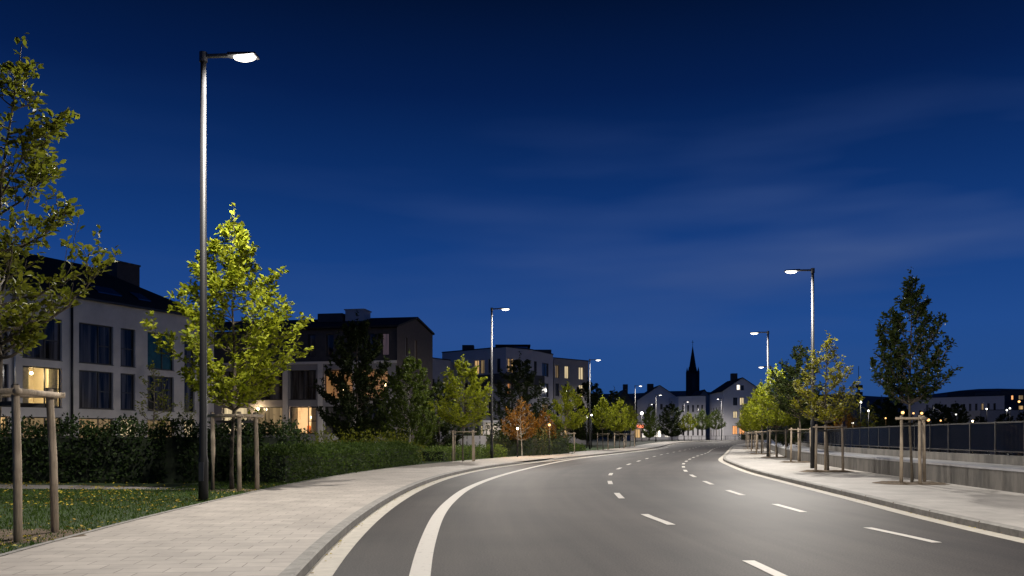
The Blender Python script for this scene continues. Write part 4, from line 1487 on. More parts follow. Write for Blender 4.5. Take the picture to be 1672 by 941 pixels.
sc0, sc1 = s_back(191, -5.0), s_back(228, -5.0)
yc = float((fA.o + fA.d * sc0 - fA.n * 5.0)[1])
zc_ = zat(428, yc)
fA.bar(cm, sc0, sc1, -7.0, -5.0, 12.0, zc_)
fA.bar(cm, sc0 - 0.06, sc1 + 0.06, -7.06, -4.94, zc_, zc_ + 0.12)
cm.build("chimney", M["clad_dark"], rfA)
for (px, w) in ((171, 1.0), (190, 1.0), (237, 1.1)):   # flat roof windows, lying in the slope
    s = fA.s(px) + 0.3
    rise = (14.1 - EA) / 6.25
    sk = MB()
    h = lambda o: EA + 0.02 + (ov - o) * rise + 0.07
    q = [fA.p(s, -1.0, h(-1.0)), fA.p(s + w, -1.0, h(-1.0)), fA.p(s + w, -2.0, h(-2.0)), fA.p(s, -2.0, h(-2.0))]
    q2 = [(x, y, z - 0.14) for x, y, z in q]
    sk.quad(*q); 
    for j in range(4): sk.quad(q2[j], q2[(j + 1) % 4], q[(j + 1) % 4], q[j])
    sk.build("roof_window", M["glass_roof"], rfA)
for px, mt in ((116, "pipe"), (22, "pipe_pale"), (327, "pipe")):
    s = fA.s(px)
    mb = MB(); a = fA.p(s, 0.1, 0.0); mb.tube([a, (a[0], a[1], EA - 0.05)], 0.075, 10)
    mb.build("downpipe", M[mt], hA, True)

# ---- house B: two pale storeys under a dark clad attic with a gabled end
B1 = np.array([at(648, 76.0), 76.0])
dB = np.array([0.985, -0.172])
B0 = B1 - dB * 19.5
hB = empty("gabled_house", (B0[0], B0[1], 0.0))
tag(hB, "house with pale lower storeys, dark clad attic and a brown gable end", "house")
fB = Facade(B0, B1, B0)
nb_ = -fB.n
fG = Facade(B1, B1 + nb_ * 12.0, B0)                   # gable end
rowB = [(0.75, 4.05 - 0.2), (4.85, 7.45)]
z1f = 8.15
opsB = []
colsB = [(362, 403), (417, 461), (472, 516), (529, 575), (588, 633)]
for ci, (c0, c1) in enumerate(colsB):
    for ri, (za, zb) in enumerate(((1.75, 4.2), (4.85, 7.5))):
        opsB.append((fB.s(c0), fB.s(c1), za, zb, ci, ri))
mb = MB()
fB.wall(mb, 0, z1f, opsB, depth=0.4)
fG.wall(mb, 0, z1f, [])
fb2 = Facade(B0 + nb_ * 12, B0, B0)
plain_walls(mb, [np.array([0, 0]), nb_ * 12.0, nb_ * 12 + dB * 19.5], 0, z1f)
mb.build("wall", M["plaster_grey"], hB)
for op in opsB:
    ci, ri = op[4], op[5]
    if (ci, ri) == (2, 0):
        fB.window(hB, op, "glass", (0.66,), label="brightly lit ground floor window with orange sofa", depth=0.4, room=dict(power=520, bulb=(0.62, 0.62), color=(1, 0.72, 0.46), sofa=True))
    elif (ci, ri) == (0, 0):
        fB.window(hB, op, "cream", (0.5,), depth=0.4)
    elif (ci, ri) == (1, 0):
        fB.window(hB, op, "dimwarm", (0.3,), False, depth=0.4)
    elif (ci, ri) == (4, 1):
        fB.window(hB, op, "glass", (0.5,), depth=0.4, room=dict(power=45, bulb=(0.75, 0.5), color=(1, 0.5, 0.22), curtain=False))
    elif (ci, ri) == (3, 1):
        fB.window(hB, op, "glass", (0.5,), depth=0.4, room=dict(power=35, bulb=(0.5, 0.35), color=(1, 0.5, 0.22), curtain=False))
    else:
        fB.window(hB, op, "glass_dark", (0.5,), depth=0.4)
at_ops = [(fB.s(c0), fB.s(c1), 8.75, 10.75) for c0, c1 in ((500, 512), (530, 542), (600, 611), (621, 633))]
mb = MB()
EB, RB = 11.2, 12.7
fB2 = Facade(B0 - fB.n * 0.35 + dB * 0, B1 - fB.n * 0.35, B0)
fB2.wall(mb, z1f, EB, at_ops)
plain_walls(mb, [nb_ * 12.0 + dB * 19.5, nb_ * 12.0, nb_ * 0.35], z1f, EB)
mb.build("attic_wall", M["clad_dark"], hB)
for k, op in enumerate(at_ops):
    fB2.window(hB, op, "dim" if k == 3 else "glass_dark", (), False)
mb = MB()
g_ops = [(2.6, 3.2, 8.9, 10.6), (5.6, 6.3, 8.2, 10.7)]
fG2 = Facade(B1 + fG.n * 0.012, B1 + nb_ * 12.0 + fG.n * 0.012, B0)
fG2.wall(mb, 0.02, EB, [(2.6, 3.2, 8.9, 10.6), (5.6, 6.3, 8.2, 10.7)])
EB2 = 11.9
mb.poly([fG2.p(0, 0, EB), fG2.p(12, 0, EB), fG2.p(12, 0, EB2), fG2.p(6, 0, RB)])
mb.build("gable_wall", M["brick"], hB)
for k, op in enumerate(g_ops):
    fG2.window(hB, op, "glass_dark" if k == 0 else "dimwarm", (), False, fmat="frame_white")
mb = MB()
o_ = 0.3
A_, B_ = fB.p(-o_, o_, EB - 0.02), fB.p(fB.L + 0.2, o_, EB - 0.02)
C_, D_ = fB.p(fB.L + 0.2, -6, RB + 0.05), fB.p(-o_, -6, RB + 0.05)
E_, F_ = fB.p(fB.L + 0.2, -12 - 0.1, EB2), fB.p(-o_, -12 - 0.1, EB2)
mb.quad(A_, B_, C_, D_); mb.quad(D_, C_, E_, F_)
dz = Vector((0, 0, 0.18))
mb.quad(*[tuple(Vector(p) + dz) for p in (A_, B_, C_, D_)]); mb.quad(*[tuple(Vector(p) + dz) for p in (D_, C_, E_, F_)])
mb.quad(A_, B_, tuple(Vector(B_) + dz), tuple(Vector(A_) + dz))
mb.quad(B_, C_, tuple(Vector(C_) + dz), tuple(Vector(B_) + dz)); mb.quad(C_, E_, tuple(Vector(E_) + dz), tuple(Vector(C_) + dz))
rfB = mb.build("roof", M["roof"], hB)
mb = MB(); fB.bar(mb, fB.s(480) + 0.8, fB.s(515) + 1.2, -5.5, -3.5, 11.4, 13.1); mb.build("chimney", M["clad_dark"], rfB)
mb = MB(); fB.bar(mb, fB.s(518) + 1.2, fB.s(543) + 1.6, -5.6, -3.8, 11.5, 13.4); fB.bar(mb, fB.s(518) + 1.1, fB.s(543) + 1.7, -5.7, -3.7, 13.4, 13.5); mb.build("chimney", M["plaster_white"], rfB)
mb = MB(); fB.bar(mb, 0.0, fB.L, 0.003, 0.12, z1f - 0.12, z1f + 0.1); mb.build("cornice", M["plaster"], hB)
for px in (466, 523, 580):                             # projecting piers between the window bays
    s = fB.s(px); mb = MB(); fB.bar(mb, s - 0.22, s + 0.22, 0.003, 0.1, 0.0, z1f - 0.13); mb.build("pier", M["plaster"], hB)


def wall_lamp(x, y, z, label, mat="bulb", power=25, color=(1, 0.72, 0.4), size=0.13):
    root = empty("wall_lamp", (x, y, z))
    tag(root, label, "wall lamp")
    mb = MB(); mb.box(-0.05, 0.05, 0.05, 0.14, -0.16, 0.16); mb.build("bracket", M["frame"], root)
    mb = MB()
    for zz, rr in ((-size, size * 0.4), (-size * 0.6, size * 0.9), (size * 0.3, size), (size, size * 0.45)):
        for j in range(12):
            t = 2 * math.pi * j / 12
            mb.v.append((rr * math.cos(t), rr * math.sin(t) - 0.06, zz))
    for q in range(3):
        for j in range(12):
            i, i2 = q * 12 + j, q * 12 + (j + 1) % 12
            mb.f.append((i, i2, i2 + 12, i + 12)); mb.uv.append(None)
    mb.f.append(tuple(range(11, -1, -1))); mb.uv.append(None)
    mb.build("globe", M[mat], root, True)
    if power:
        ld = bpy.data.lights.new("wall_light", "POINT"); ld.energy = power; ld.color = color; ld.shadow_soft_size = 0.1
        lo = bpy.data.objects.new("wall_light", ld); COL.objects.link(lo); lo.parent = root; lo.location = (0, -0.4, 0)
    return root


p = fB.o + fB.d * fB.s(423) + fB.n * 0.16
wall_lamp(p[0], p[1], zat(668, p[1]), "glowing wall lamp on the pale ground floor left of the lit window", power=60)
p = fB.o + fB.d * fB.s(554) + fB.n * 0.3
wall_lamp(p[0], p[1], zat(702, p[1]), "small white lamp low on the pale ground floor right of the lit window", "bulb_white", 15, (1, 0.95, 0.85), 0.11)


# ---- flat-roofed blocks
def block(name, label, corners, ztop, wallm, win_rows, cols_list, z0=0.1, cat="apartment block", lit=None, frame="frame", depth=0.22, roofm="roof", vs=(0.5,), parapet=True):
    """corners: outline of the visible facades left to right (then closed at the back); cols_list: photo columns of windows for each facade"""
    org = corners[0]
    root = empty(name, (org[0], org[1], z0))
    tag(root, label, cat)
    wb = MB()
    lit = lit or {}
    faces = []
    for k in range(len(corners) - 1):
        f = Facade(corners[k], corners[k + 1], org)
        ops = []
        for ci, (c0, c1) in enumerate(cols_list[k]):
            for ri, (za, zb) in enumerate(win_rows):
                a, b_ = f.s(c0), f.s(c1)
                if a < 0.1 or b_ > f.L - 0.1: continue
                ops.append((a, b_, za, zb, k, ci, ri))
        f.wall(wb, -0.3, ztop, ops, depth)
        faces.append((f, ops))
    c = [np.array(q, float) - np.array(org) for q in corners]
    back = 12.0
    bl, br_ = c[0] + np.array([-0.5, back]), c[-1] + np.array([0.5, back])
    plain_walls(wb, [c[-1], br_, bl, c[0]], -0.3, ztop)
    wb.build("wall", M[wallm], root)
    rf = MB()
    rf.poly([(*q, ztop - 0.02) for q in c] + [(*br_, ztop - 0.02), (*bl, ztop - 0.02)])
    roof = rf.build("roof", M[roofm], root)
    if parapet:
        pm = MB()
        for f, _ in faces: f.bar(pm, -0.05, f.L + 0.05, -0.25, 0.06, ztop, ztop + 0.14)
        pm.build("parapet", M["roof"], root)
    for f, ops in faces:
        for op in ops:
            pane = lit.get(op[4:7], "glass_dark")
            f.window(root, op, pane, vs, False, 0.07, depth, frame, sill=False)
    return root, faces, roof


Yc = 120.0
cC = [np.array([at(722, 128), 128]), np.array([at(826, Yc), Yc]), np.array([at(868, 124), 124]), np.array([at(903, 131), 131])]
rowsC = [(1.0, 3.0), (4.3, 6.4), (7.3, 9.4), (10.4, 12.4)]
bC, fC, rC = block("apartment_block", "pale apartment block with a rounded dark balcony and glass roof pavilion", cC, 13.9, "plaster_white", rowsC,
                   [[(733, 739), (746, 752), (758, 764), (774, 782), (784, 791), (797, 804), (811, 817)], [(829, 833.5), (834.5, 839), (845, 851), (857, 863)], [(872, 877), (885, 896)]],
                   lit={(0, 3, 3): "warm", (0, 4, 3): "dimwarm", (1, 0, 3): "warm", (1, 1, 3): "warm", (0, 5, 2): "dim", (1, 0, 2): "orange", (2, 1, 1): "dimwarm", (0, 4, 0): "cream", (0, 5, 0): "cream", (2, 0, 0): "warm", (2, 1, 0): "warm", (0, 0, 2): "dimwarm"})
# dark balcony band sweeping round the corner
bm2 = MB()
path = [cC[0] + (cC[1] - cC[0]) * 0.5, cC[0] + (cC[1] - cC[0]) * 0.75, cC[1] + np.array([-0.5, -0.8]), cC[1] + np.array([1.6, -0.9]), cC[2] + np.array([0.2, -0.9]), cC[2] + np.array([1.6, 0.4])]
pc = resample(catmull(path, 0.3), 30) - cC[0]
ou = offset(pc, 0.7)
inn = offset(pc, -0.6)
for i in range(len(pc) - 1):
    bm2.quad((*ou[i], 8.75), (*ou[i + 1], 8.75), (*ou[i + 1], 10.15), (*ou[i], 10.15))
    bm2.quad((*ou[i], 8.75), (*ou[i + 1], 8.75), (*inn[i + 1], 8.75), (*inn[i], 8.75))
    bm2.quad((*(ou[i] * .9 + inn[i] * .1), 8.8), (*(ou[i + 1] * .9 + inn[i + 1] * .1), 8.8), (*(ou[i + 1] * .9 + inn[i + 1] * .1), 10.15), (*(ou[i] * .9 + inn[i] * .1), 10.15))
bm2.build("balcony", M["clad_dark"], bC)
pav = MB()
x0, x1 = at(814, 127) - cC[0][0], at(862, 127) - cC[0][0]
pav.box(x0, x1, 0.5, 6.0, 13.9, 14.9); pav.build("roof_pavilion", M["glass_roof"], rC)
pav = MB(); pav.box(x0 - 0.5, x1 + 0.4, 0.1, 6.4, 14.903, 15.15); pav.build("pavilion_roof", M["roof"], rC)
pav = MB(); pav.box(at(754, 131) - cC[0][0], at(773, 131) - cC[0][0], 4.0, 6.5, 13.9, 15.5); pav.build("stair_box", M["clad_dark"], rC)
pav = MB(); pav.box(at(868, 130) - cC[0][0], at(900, 132) - cC[0][0], 3.2, 6.5, 13.9, 14.7); pav.build("roof_screen", M["clad_dark"], rC)

bC2, _, _ = block("side_block", "lower pale block half hidden between the gabled house and the white block", [np.array([at(701, 118), 118]), np.array([at(735, 122), 122])], 12.2, "plaster_white", rowsC[:3], [[(706, 710), (714, 719)]])
cD = [np.array([at(904, 140), 140]), np.array([at(961, 146), 146])]
rowsD = [(1.0, 3.6), (5.0, 7.4), (8.2, 11.0), (11.6, 14.2)]
rowsD = [(1.2, 3.4), (4.8, 6.9), (8.0, 10.1), (11.0, 13.1)]
block("modern_block", "plain flat-roofed grey block with tall glowing windows behind the third lamp", cD, 14.2, "plaster_grey", rowsD,
      [[(907, 913), (922, 929), (945, 953)]], lit={(0, 1, 3): "cream", (0, 2, 3): "cream", (0, 2, 2): "cream", (0, 0, 3): "dimwarm", (0, 2, 0): "cream", (0, 1, 0): "warm"})


# ---- gabled houses in the distance
def gable_house(name, label, px0, px1, y, zeave, zridge, depth, wallm, roofm, wins, lit, side=None, z0=None, chimneys=(), cat="house"):
    z0 = gz(y) + 0.05 if z0 is None else z0
    p0, p1 = np.array([at(px0, y), y]), np.array([at(px1, y), y])
    root = empty(name, (p0[0], p0[1], z0)); tag(root, label, cat)
    f = Facade(p0, p1, p0)
    ops = [(f.s(a), f.s(b_), za, zb, i) for i, (a, b_, za, zb) in enumerate(wins)]
    lo_ = [o for o in ops if o[3] < zeave]
    mb = MB()
    f.wall(mb, -0.3, zeave, lo_, 0.2)
    mb.poly([f.p(0, 0, zeave), f.p(f.L, 0, zeave), f.p(f.L / 2, 0, zridge)])
    mb.poly([f.p(0, -depth, zeave), f.p(f.L, -depth, zeave), f.p(f.L / 2, -depth, zridge)])
    fs = Facade(p0 + np.array([0, depth]), p0, p0)
    sm = mb
    so = []
    if side:
        k = side
        for i in range(k):
            for (za, zb) in ((1.0, 2.8), (4.2, 6.0), (7.2, 9.0)):
                if zb < zeave - 0.3:
                    c = depth * (i + 0.5) / k
                    so.append((c - 0.5, c + 0.5, za, zb))
    fs.wall(sm, -0.3, zeave, so, 0.2)
    fr = Facade(p1, p1 + np.array([0, depth]), p0)
    fr.wall(sm, -0.3, zeave, [], 0.2)
    sm.build("wall", M[wallm], root)
    for o in so: fs.window(root, o, "glass_dark", (), False, 0.08, 0.2, "frame", sill=False)
    rm = MB()
    ov = 0.5
    rs = (zridge - zeave) / (f.L / 2)
    A_, B_, C_ = f.p(-ov, ov, zeave - ov * rs + 0.15), f.p(f.L / 2, ov, zridge + 0.15), f.p(f.L + ov, ov, zeave - ov * rs + 0.15)
    A2, B2, C2 = f.p(-ov, -depth - ov, zeave - ov * rs + 0.15), f.p(f.L / 2, -depth - ov, zridge + 0.15), f.p(f.L + ov, -depth - ov, zeave - ov * rs + 0.15)
    rm.quad(A_, B_, B2, A2); rm.quad(B_, C_, C2, B2)
    dn = lambda p: (p[0], p[1], p[2] - 0.14)
    rm.quad(A_, B_, dn(B_), dn(A_)); rm.quad(B_, C_, dn(C_), dn(B_)); rm.quad(dn(A_), dn(B_), dn(B2), dn(A2)); rm.quad(dn(B_), dn(C_), dn(C2), dn(B2))
    rf = rm.build("roof", M[roofm], root)
    for (s, o, w, zt) in chimneys:
        c = MB(); f.bar(c, f.L * s - w / 2, f.L * s + w / 2, -o - w, -o, zeave, zt); c.build("chimney", M["clad_dark"], rf)
    for o in lo_:
        f.window(root, o, lit.get(o[4], "glass_dark"), (0.5,), False, 0.1, 0.2, "frame", sill=False)
    for o in ops:
        if o[3] >= zeave:                              # attic windows stand proud in the gable
            wm = MB(); f.bar(wm, o[0] - 0.1, o[1] + 0.1, 0.003, 0.06, o[2] - 0.1, o[3] + 0.1); wn_ = wm.build("attic_window", M["frame"], root)
            pm = MB(); pm.quad(f.p(o[0], 0.066, o[2]), f.p(o[1], 0.066, o[2]), f.p(o[1], 0.066, o[3]), f.p(o[0], 0.066, o[3])); pm.build("pane", M[lit.get(o[4], "glass_dark")], wn_)
    return root


gable_house("white_house", "white gabled house with orange and cream lit windows at the bend", 1181, 1243, 232, 13.3, 16.7, 16, "plaster_far", "roof",
            [(1197, 1204, 9.3, 11.4), (1208, 1215, 9.3, 11.4), (1197, 1204, 5.8, 7.7), (1208, 1215, 5.8, 7.7), (1196, 1204, 1.4, 3.8), (1207, 1216, 1.4, 3.8), (1203, 1208, 13.5, 14.8), (1210, 1214, 13.45, 14.6)],
            {1: "cream", 2: "cream", 3: "cream", 4: "orange", 5: "orange", 6: "shop"}, side=5, chimneys=[(0.45, 6, 1.6, 18.4)])
gable_house("terrace_house", "dim grey gabled house with a slate roof behind the shops", 1040, 1114, 265, 12.0, 16.6, 14, "plaster_far", "roof_soft",
            [(1052, 1056, 5.5, 7.5), (1064, 1068, 5.5, 7.5), (1076, 1080, 5.5, 7.5), (1088, 1092, 5.5, 7.5), (1066, 1070, 9.2, 10.9), (1078, 1082, 9.2, 10.9), (1068, 1080, 0.6, 3.0), (1085, 1098, 0.6, 3.0)], {6: "shop", 7: "shop"}, chimneys=[(0.35, 4, 1.8, 17.4)])
gable_house("long_house", "low dark-roofed house left of the grey gabled house", 1002, 1038, 262, 10.2, 15.2, 12, "clad_dark", "roof_soft", [(1008, 1012, 6, 8), (1022, 1026, 6, 8)], {}, chimneys=[(0.6, 3, 1.4, 17.0)])
block("terrace_block", "plain grey terrace under the church spire", [np.array([at(1108, 250), 250]), np.array([at(1152, 246), 246])], 12.6, "plaster_far",
      [(1.2, 3.2), (4.6, 6.6), (8.0, 10.0)], [[(1114, 1117), (1122, 1125), (1130, 1133), (1138, 1141), (1145, 1148)]], z0=gz(250), cat="terrace", vs=())
gable_house("dark_house", "black-roofed house at the foot of the church tower", 1120, 1180, 300, 10, 17.2, 16, "plaster_grey", "roof", [], {})
blk, _, _ = block("shop_pavilion", "small shop with a glowing white front and a red lit sign", [np.array([at(1030, 205), 205]), np.array([at(1058, 207), 207])], 4.2, "plaster_grey", [(0.6, 2.7)],
      [[(1036, 1046), (1049, 1055)]], z0=gz(205), cat="shop", lit={(0, 0, 0): "warm", (0, 1, 0): "shop"})
sg = MB(); sg.box(at(1040, 205) - at(1030, 205), at(1051, 205) - at(1030, 205), -0.25, -0.1, 3.0, 3.7)
sg.build("sign", M["sign_red"], blk)

# church
Ych = 480.0
ch = empty("church", (at(1131, Ych), Ych, 0.5))
tag(ch, "dark church tower with a tall pointed spire", "church")
w = 2.6
tw = MB(); tw.box(-w, w, -w, w, 0, 36); to = tw.build("tower", M["stone_dark"], ch)
for sx in (-1, 1):
    for sy in (-1, 1):
        pm = MB(); pm.box(sx * w - 0.55, sx * w + 0.55, sy * w - 0.55, sy * w + 0.55, 0, 37)
        pm.v += [(sx * w - .55, sy * w - .55, 37), (sx * w + .55, sy * w - .55, 37), (sx * w + .55, sy * w + .55, 37), (sx * w - .55, sy * w + .55, 37), (sx * w, sy * w, 40.0)]
        i = len(pm.v) - 5
        for j in range(4): pm.f.append((i + j, i + (j + 1) % 4, i + 4)); pm.uv.append(None)
        pm.build("pinnacle", M["stone_dark"], ch)
op_ = MB(); op_.box(-0.9, 0.9, -w - 0.06, -w - 0.003, 27, 32.5); op_.poly([(-0.9, -w - 0.06, 32.5), (0.9, -w - 0.06, 32.5), (0, -w - 0.06, 34)])
op_.build("belfry_opening", M["frame"], ch)
sp = MB()
rg = [(w * 0.98 * math.cos(math.pi / 8 + k * math.pi / 4), w * 0.98 * math.sin(math.pi / 8 + k * math.pi / 4), 36.01) for k in range(8)]
for k in range(8): sp.poly([rg[k], rg[(k + 1) % 8], (0, 0, 52.3)])
spo = sp.build("spire", M["roof"], ch)
cx_ = MB(); cx_.box(-0.1, 0.1, -0.1, 0.1, 51.8, 54.9); cx_.box(-0.7, 0.7, -0.08, 0.08, 53.7, 53.9); cx_.build("cross", M["frame"], spo)
nv = MB(); nv.box(-16, -w - 0.01, 2, 14, 0, 13)
nv.build("nave_wall", M["stone_dark"], ch)
nv = MB(); nv.quad((-16.5, 1.5, 12.8), (-w - .02, 1.5, 12.8), (-w - .02, 8, 20), (-16.5, 8, 20)); nv.quad((-16.5, 8, 20), (-w - .02, 8, 20), (-w - .02, 14.5, 12.8), (-16.5, 14.5, 12.8)); nv.poly([(-16.5, 1.5, 12.8), (-16.5, 8, 20), (-16.5, 14.5, 12.8)])
nv.build("nave_roof", M["roof"], ch)

# ---- beyond the railing on the right
yl = 215.0
block("long_building", "long pale low building with a row of windows beyond the railing", [np.array([at(1508, 225), 225]), np.array([at(1640, 212), 212])], 11.0, "plaster_white",
      [(4.0, 5.8), (7.4, 9.2)], [[(1512 + 10 * k, 1516 + 10 * k) for k in range(12)]], z0=gz(225), cat="building", vs=(), lit={(0, 3, 0): "warm", (0, 9, 1): "dimwarm", (0, 7, 0): "cream"})
block("tower_block", "dark block with a few orange lit windows at the right picture edge", [np.array([at(1634, 232), 232]), np.array([at(1740, 226), 226])], 13.2, "clad_dark",
      [(4.0, 5.5), (7.6, 9.2), (10.8, 12.0)], [[(1640, 1644), (1651, 1655), (1663, 1671), (1690, 1698)]], z0=gz(226), lit={(0, 1, 2): "orange", (0, 2, 1): "warm", (0, 2, 2): "dimwarm"}, vs=())
block("pale_annex", "pale annex wall in front of the dark block at the right picture edge", [np.array([at(1600, 205), 205]), np.array([at(1720, 200), 200])], 7.2, "plaster_grey", [(2.5, 4.3)], [[(1612, 1618), (1634, 1640), (1660, 1666)]], z0=gz(200), cat="building", vs=(), lit={(0, 1, 0): "cream", (0, 2, 0): "warm"})
block("hilltop_building", "dark roof block with two bright white windows above the long pale building", [np.array([at(1575, 330), 330]), np.array([at(1640, 330), 330])], 18.5, "clad_dark",
      [(16.0, 18.0)], [[(1617, 1623), (1625, 1632)]], z0=0.6, cat="building", lit={(0, 0, 0): "shop", (0, 1, 0): "shop"}, vs=(), parapet=False)

# radio mast
ms = empty("radio_mast", (at(1402, 150), 150, gz(150)))
tag(ms, "slender lattice radio mast behind the railing", "mast")
mb = MB()
Hm = 13.5
for (sx, sy) in ((-1, -1), (1, -1), (1, 1), (-1, 1)):
    mb.tube([(sx * 0.35, sy * 0.35, 0), (sx * 0.1, sy * 0.1, Hm - 3.5)], 0.06, 6)
for k in range(12):
    z = k * 0.83; w0 = 0.35 - 0.25 * z / 10; w1 = 0.35 - 0.25 * (z + .83) / 10
    for (a, b_) in (((-1, -1), (1, -1)), ((1, -1), (1, 1)), ((1, 1), (-1, 1)), ((-1, 1), (-1, -1))):
        mb.tube([(a[0] * w0, a[1] * w0, z), (b_[0] * w1, b_[1] * w1, z + .83)], 0.03, 4)
mb.build("lattice", M["rail_black"], ms)
mb = MB(); mb.tube([(0, 0, 0), (0, 0, 4.5)], [0.32, 0.26], 8); mb.build("base_column", M["rail_black"], ms)
mb = MB(); mb.tube([(0, 0, Hm - 3.6), (0, 0, Hm)], 0.05, 6); mb.build("antenna", M["rail_black"], ms)
for z in (7.2, 8.4, 9.6):
    mb = MB(); mb.box(-0.6, 0.6, -0.3, -0.15, z, z + 0.6); mb.build("aerial_panel", M["rail_black"], ms)

# small lights far off: lamp posts with glowing globes
def globe_lamp(px, py, y, label, mat, power, color, r=0.22, group="small lights across the water"):
    z = zat(py, y)
    root = empty("globe_lamp", (at(px, y), y, gz(y)))
    tag(root, label, "lamp", group)
    mb = MB(); mb.tube([(0, 0, 0), (0, 0, z - gz(y) - r * 0.8)], 0.05, 8); mb.build("pole", M["rail_black"], root, True)
    mb = MB(); zz = z - gz(y)
    rings = 6
    for i in range(1, rings):
        t = math.pi * i / rings
        for j in range(10):
            a = 2 * math.pi * j / 10
            mb.v.append((r * math.sin(t) * math.cos(a), r * math.sin(t) * math.sin(a), zz + r * math.cos(t)))
    for i in range(rings - 2):
        for j in range(10):
            k, k2 = i * 10 + j, i * 10 + (j + 1) % 10
            mb.f.append((k, k2, k2 + 10, k + 10)); mb.uv.append(None)
    mb.f.append(tuple(range(10))); mb.uv.append(None); mb.f.append(tuple(range((rings - 2) * 10 + 9, (rings - 2) * 10 - 1, -1))); mb.uv.append(None)
    mb.build("globe", M[mat], root, True)
    if power:
        ld = bpy.data.lights.new("globe_light", "POINT"); ld.energy = power; ld.color = color; ld.shadow_soft_size = 0.2
        lo = bpy.data.objects.new("globe_light", ld); COL.objects.link(lo); lo.parent = root; lo.location = (0, -0.5, zz)


W_, O_ = (1, 0.93, 0.8), (1, 0.55, 0.2)
globe_lamp(1474, 674, 120, "bright orange lamp just left of the lone tree's stake frame top", "bulb_orange", 120, O_)
globe_lamp(1491.5, 675, 120, "orange lamp right behind the lone tree's trunk", "bulb_orange", 0, O_, 0.13)
globe_lamp(1505, 675, 120, "orange lamp over the right end of the lone tree's stake frame", "bulb_orange", 80, O_, 0.18)
globe_lamp(1516, 686, 120, "low orange lamp right of the lone tree's stake frame", "bulb_orange", 0, O_, 0.2)
globe_lamp(1405, 657, 132, "white floodlight at the top of the floodlit trees beside the mast", "bulb_white", 700, W_, 0.2)
globe_lamp(1418, 671, 134, "lower white lamp right of the mast", "bulb_white", 400, W_, 0.16)
globe_lamp(1392, 691, 100, "low white lamp next to the orange lit bush", "bulb_white", 160, O_, 0.13)
globe_lamp(1611, 668, 160, "single white lamp in front of the long pale building", "bulb_white", 100, W_, 0.16)
globe_lamp(1644, 670, 160, "left one of the pair of white lamps at the right edge", "bulb_white", 100, W_, 0.16)
globe_lamp(1649, 667, 160, "right one of the pair of white lamps at the right edge", "bulb_white", 0, W_, 0.16)
globe_lamp(1588, 688, 120, "small yellow lamp low over the railing", "bulb", 0, O_, 0.13)
globe_lamp(1536, 687, 130, "tiny orange lamp between the orange pair and the dark trees", "bulb_orange", 0, O_, 0.13)
globe_lamp(1561, 677, 150, "tiny white lamp low in front of the dark trees before the long pale building", "bulb_white", 0, W_, 0.12)
globe_lamp(1446, 683, 140, "tiny orange lamp right of the floodlit trees", "bulb_orange", 60, O_, 0.13)
globe_lamp(1664, 656, 170, "warm lamp high at the right picture edge", "bulb_orange", 0, O_, 0.22)
globe_lamp(958, 681, 100, "small white lamp left of the third lamp's pole", "bulb_white", 60, W_, 0.14, "small lamps among the left-hand gardens")
globe_lamp(966, 678, 100, "small white lamp right of the third lamp's pole", "bulb_white", 0, W_, 0.12, "small lamps among the left-hand gardens")
globe_lamp(1048, 675, 180, "white lamp above the shop front", "bulb_white", 1800, W_, 0.34, "small lamps among the left-hand gardens")
globe_lamp(897, 694, 64, "orange garden lamp glowing among the orange trees", "bulb_orange", 160, O_, 0.10, "small lamps among the left-hand gardens")
globe_lamp(845, 700, 57.5, "warm garden lamp at the foot of the small orange tree", "bulb", 160, O_, 0.07, "small lamps among the left-hand gardens")

# pale garden wall and a lit carport behind the second lamp
gw = MB()
y0 = 55.5
for k in range(5):
    xa = at(742, y0) + k * 0.42
    gw.box(xa, xa + 0.36, y0 - 0.08, y0 + 0.08, 0.05, 1.55)
gw.box(at(742, y0) - 0.02, at(742, y0) + 2.1, y0 - 0.06, y0 + 0.06, 0.25, 0.4)
gw.box(at(742, y0) - 0.02, at(742, y0) + 2.1, y0 - 0.06, y0 + 0.06, 1.2, 1.35)
go = gw.build("garden_fence", M["plaster_white"])
tag(go, "short pale board fence behind the stake frame left of the second lamp", "fence")
cpr = empty("carport", (at(790, 84), 84, 0.1))
tag(cpr, "small lit carport with a flat pale roof just behind the second lamp pole", "carport")
mb = MB(); mb.box(-0.1, 3.1, -2.2, 1.0, 2.75, 2.95); mb.build("roof", M["plaster_far"], cpr)
for xx in (0.05, 1.5, 2.95):
    mb = MB(); mb.box(xx - 0.06, xx + 0.06, -2.1, -1.98, -0.1, 2.747); mb.build("post", M["plaster_far"], cpr)
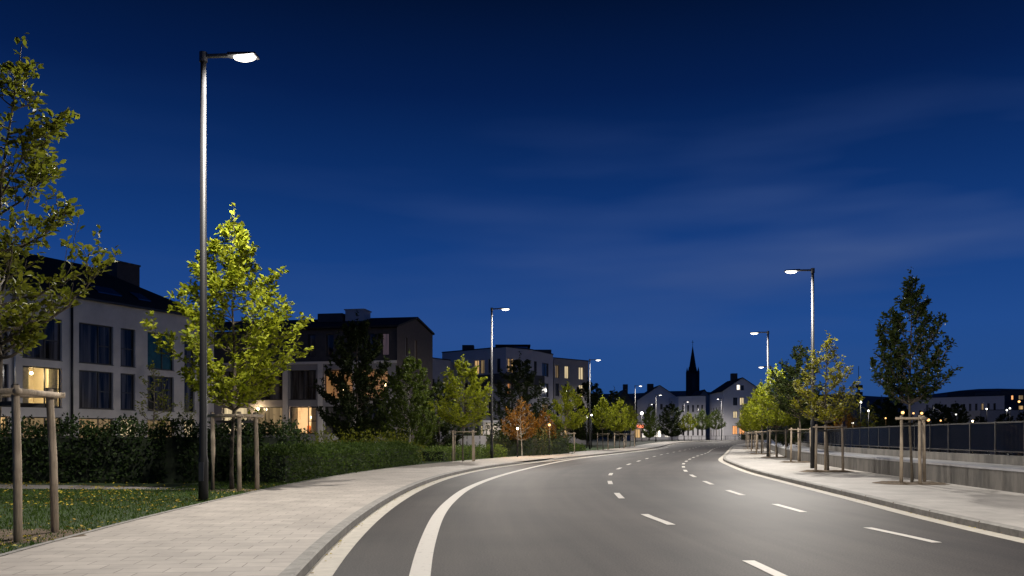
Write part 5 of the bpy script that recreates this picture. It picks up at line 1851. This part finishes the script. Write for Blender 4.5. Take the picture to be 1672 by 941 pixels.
mb = MB(); mb.box(-0.1, 3.1, 1.003, 1.15, -0.1, 2.95); mb.build("back_wall", M["plaster_far"], cpr)
mb = MB(); mb.box(1.0, 1.8, -0.4, -0.25, 2.66, 2.74); mb.build("lamp_strip", M["bulb_white"], cpr)
ld = bpy.data.lights.new("carport_light", "POINT"); ld.energy = 60; ld.color = (1, 0.85, 0.65); ld.shadow_soft_size = 0.15
lo = bpy.data.objects.new("carport_light", ld); COL.objects.link(lo); lo.parent = cpr; lo.location = (1.4, -0.4, 2.3)

# hills on the horizon
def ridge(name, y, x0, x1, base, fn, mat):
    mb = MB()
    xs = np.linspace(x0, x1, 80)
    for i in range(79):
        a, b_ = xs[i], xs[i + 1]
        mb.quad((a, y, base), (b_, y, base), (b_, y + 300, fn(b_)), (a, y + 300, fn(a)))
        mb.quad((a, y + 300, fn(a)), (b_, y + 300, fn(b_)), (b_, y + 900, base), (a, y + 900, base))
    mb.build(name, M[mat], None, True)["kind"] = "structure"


ridge("hills", 1500, -600, 2600, -1, lambda x: 86 + 16 * smooth(300, 1100, x) + 9 * math.sin(x * 0.006) + 4 * math.sin(x * 0.021), "hill_hazed")

# railings and fence in front of the far bend
fr_ = empty("park_fence", (0, 0, 0))
tag(fr_, "low dark bar fence behind the far pavement at the bend", "fence")
c = clip(offset(LK, -6.5), 178, 214)
for i in range(0, len(c), 6):
    mb = MB(); mb.box(c[i][0] - 0.04, c[i][0] + 0.04, c[i][1] - 0.04, c[i][1] + 0.04, gz(c[i][1]), gz(c[i][1]) + 1.15)
    if i < 600: mb.build("post", M["rail_black"], fr_)
mb = MB()
for i in range(0, len(c) - 1):
    d = c[i + 1] - c[i]; L = np.linalg.norm(d); d = d / L
    for z in (0.3, 1.05): mb.obox(c[i], d, 0, L, -0.02, 0.02, gz(c[i][1]) + z, gz(c[i][1]) + z + 0.06)
    for k in (0.1,): mb.obox(c[i] + d * k, d, -0.01, 0.01, -0.015, 0.015, gz(c[i][1]) + 0.36, gz(c[i][1]) + 1.05)
mb.build("bar_panel", M["rail_black"], fr_)
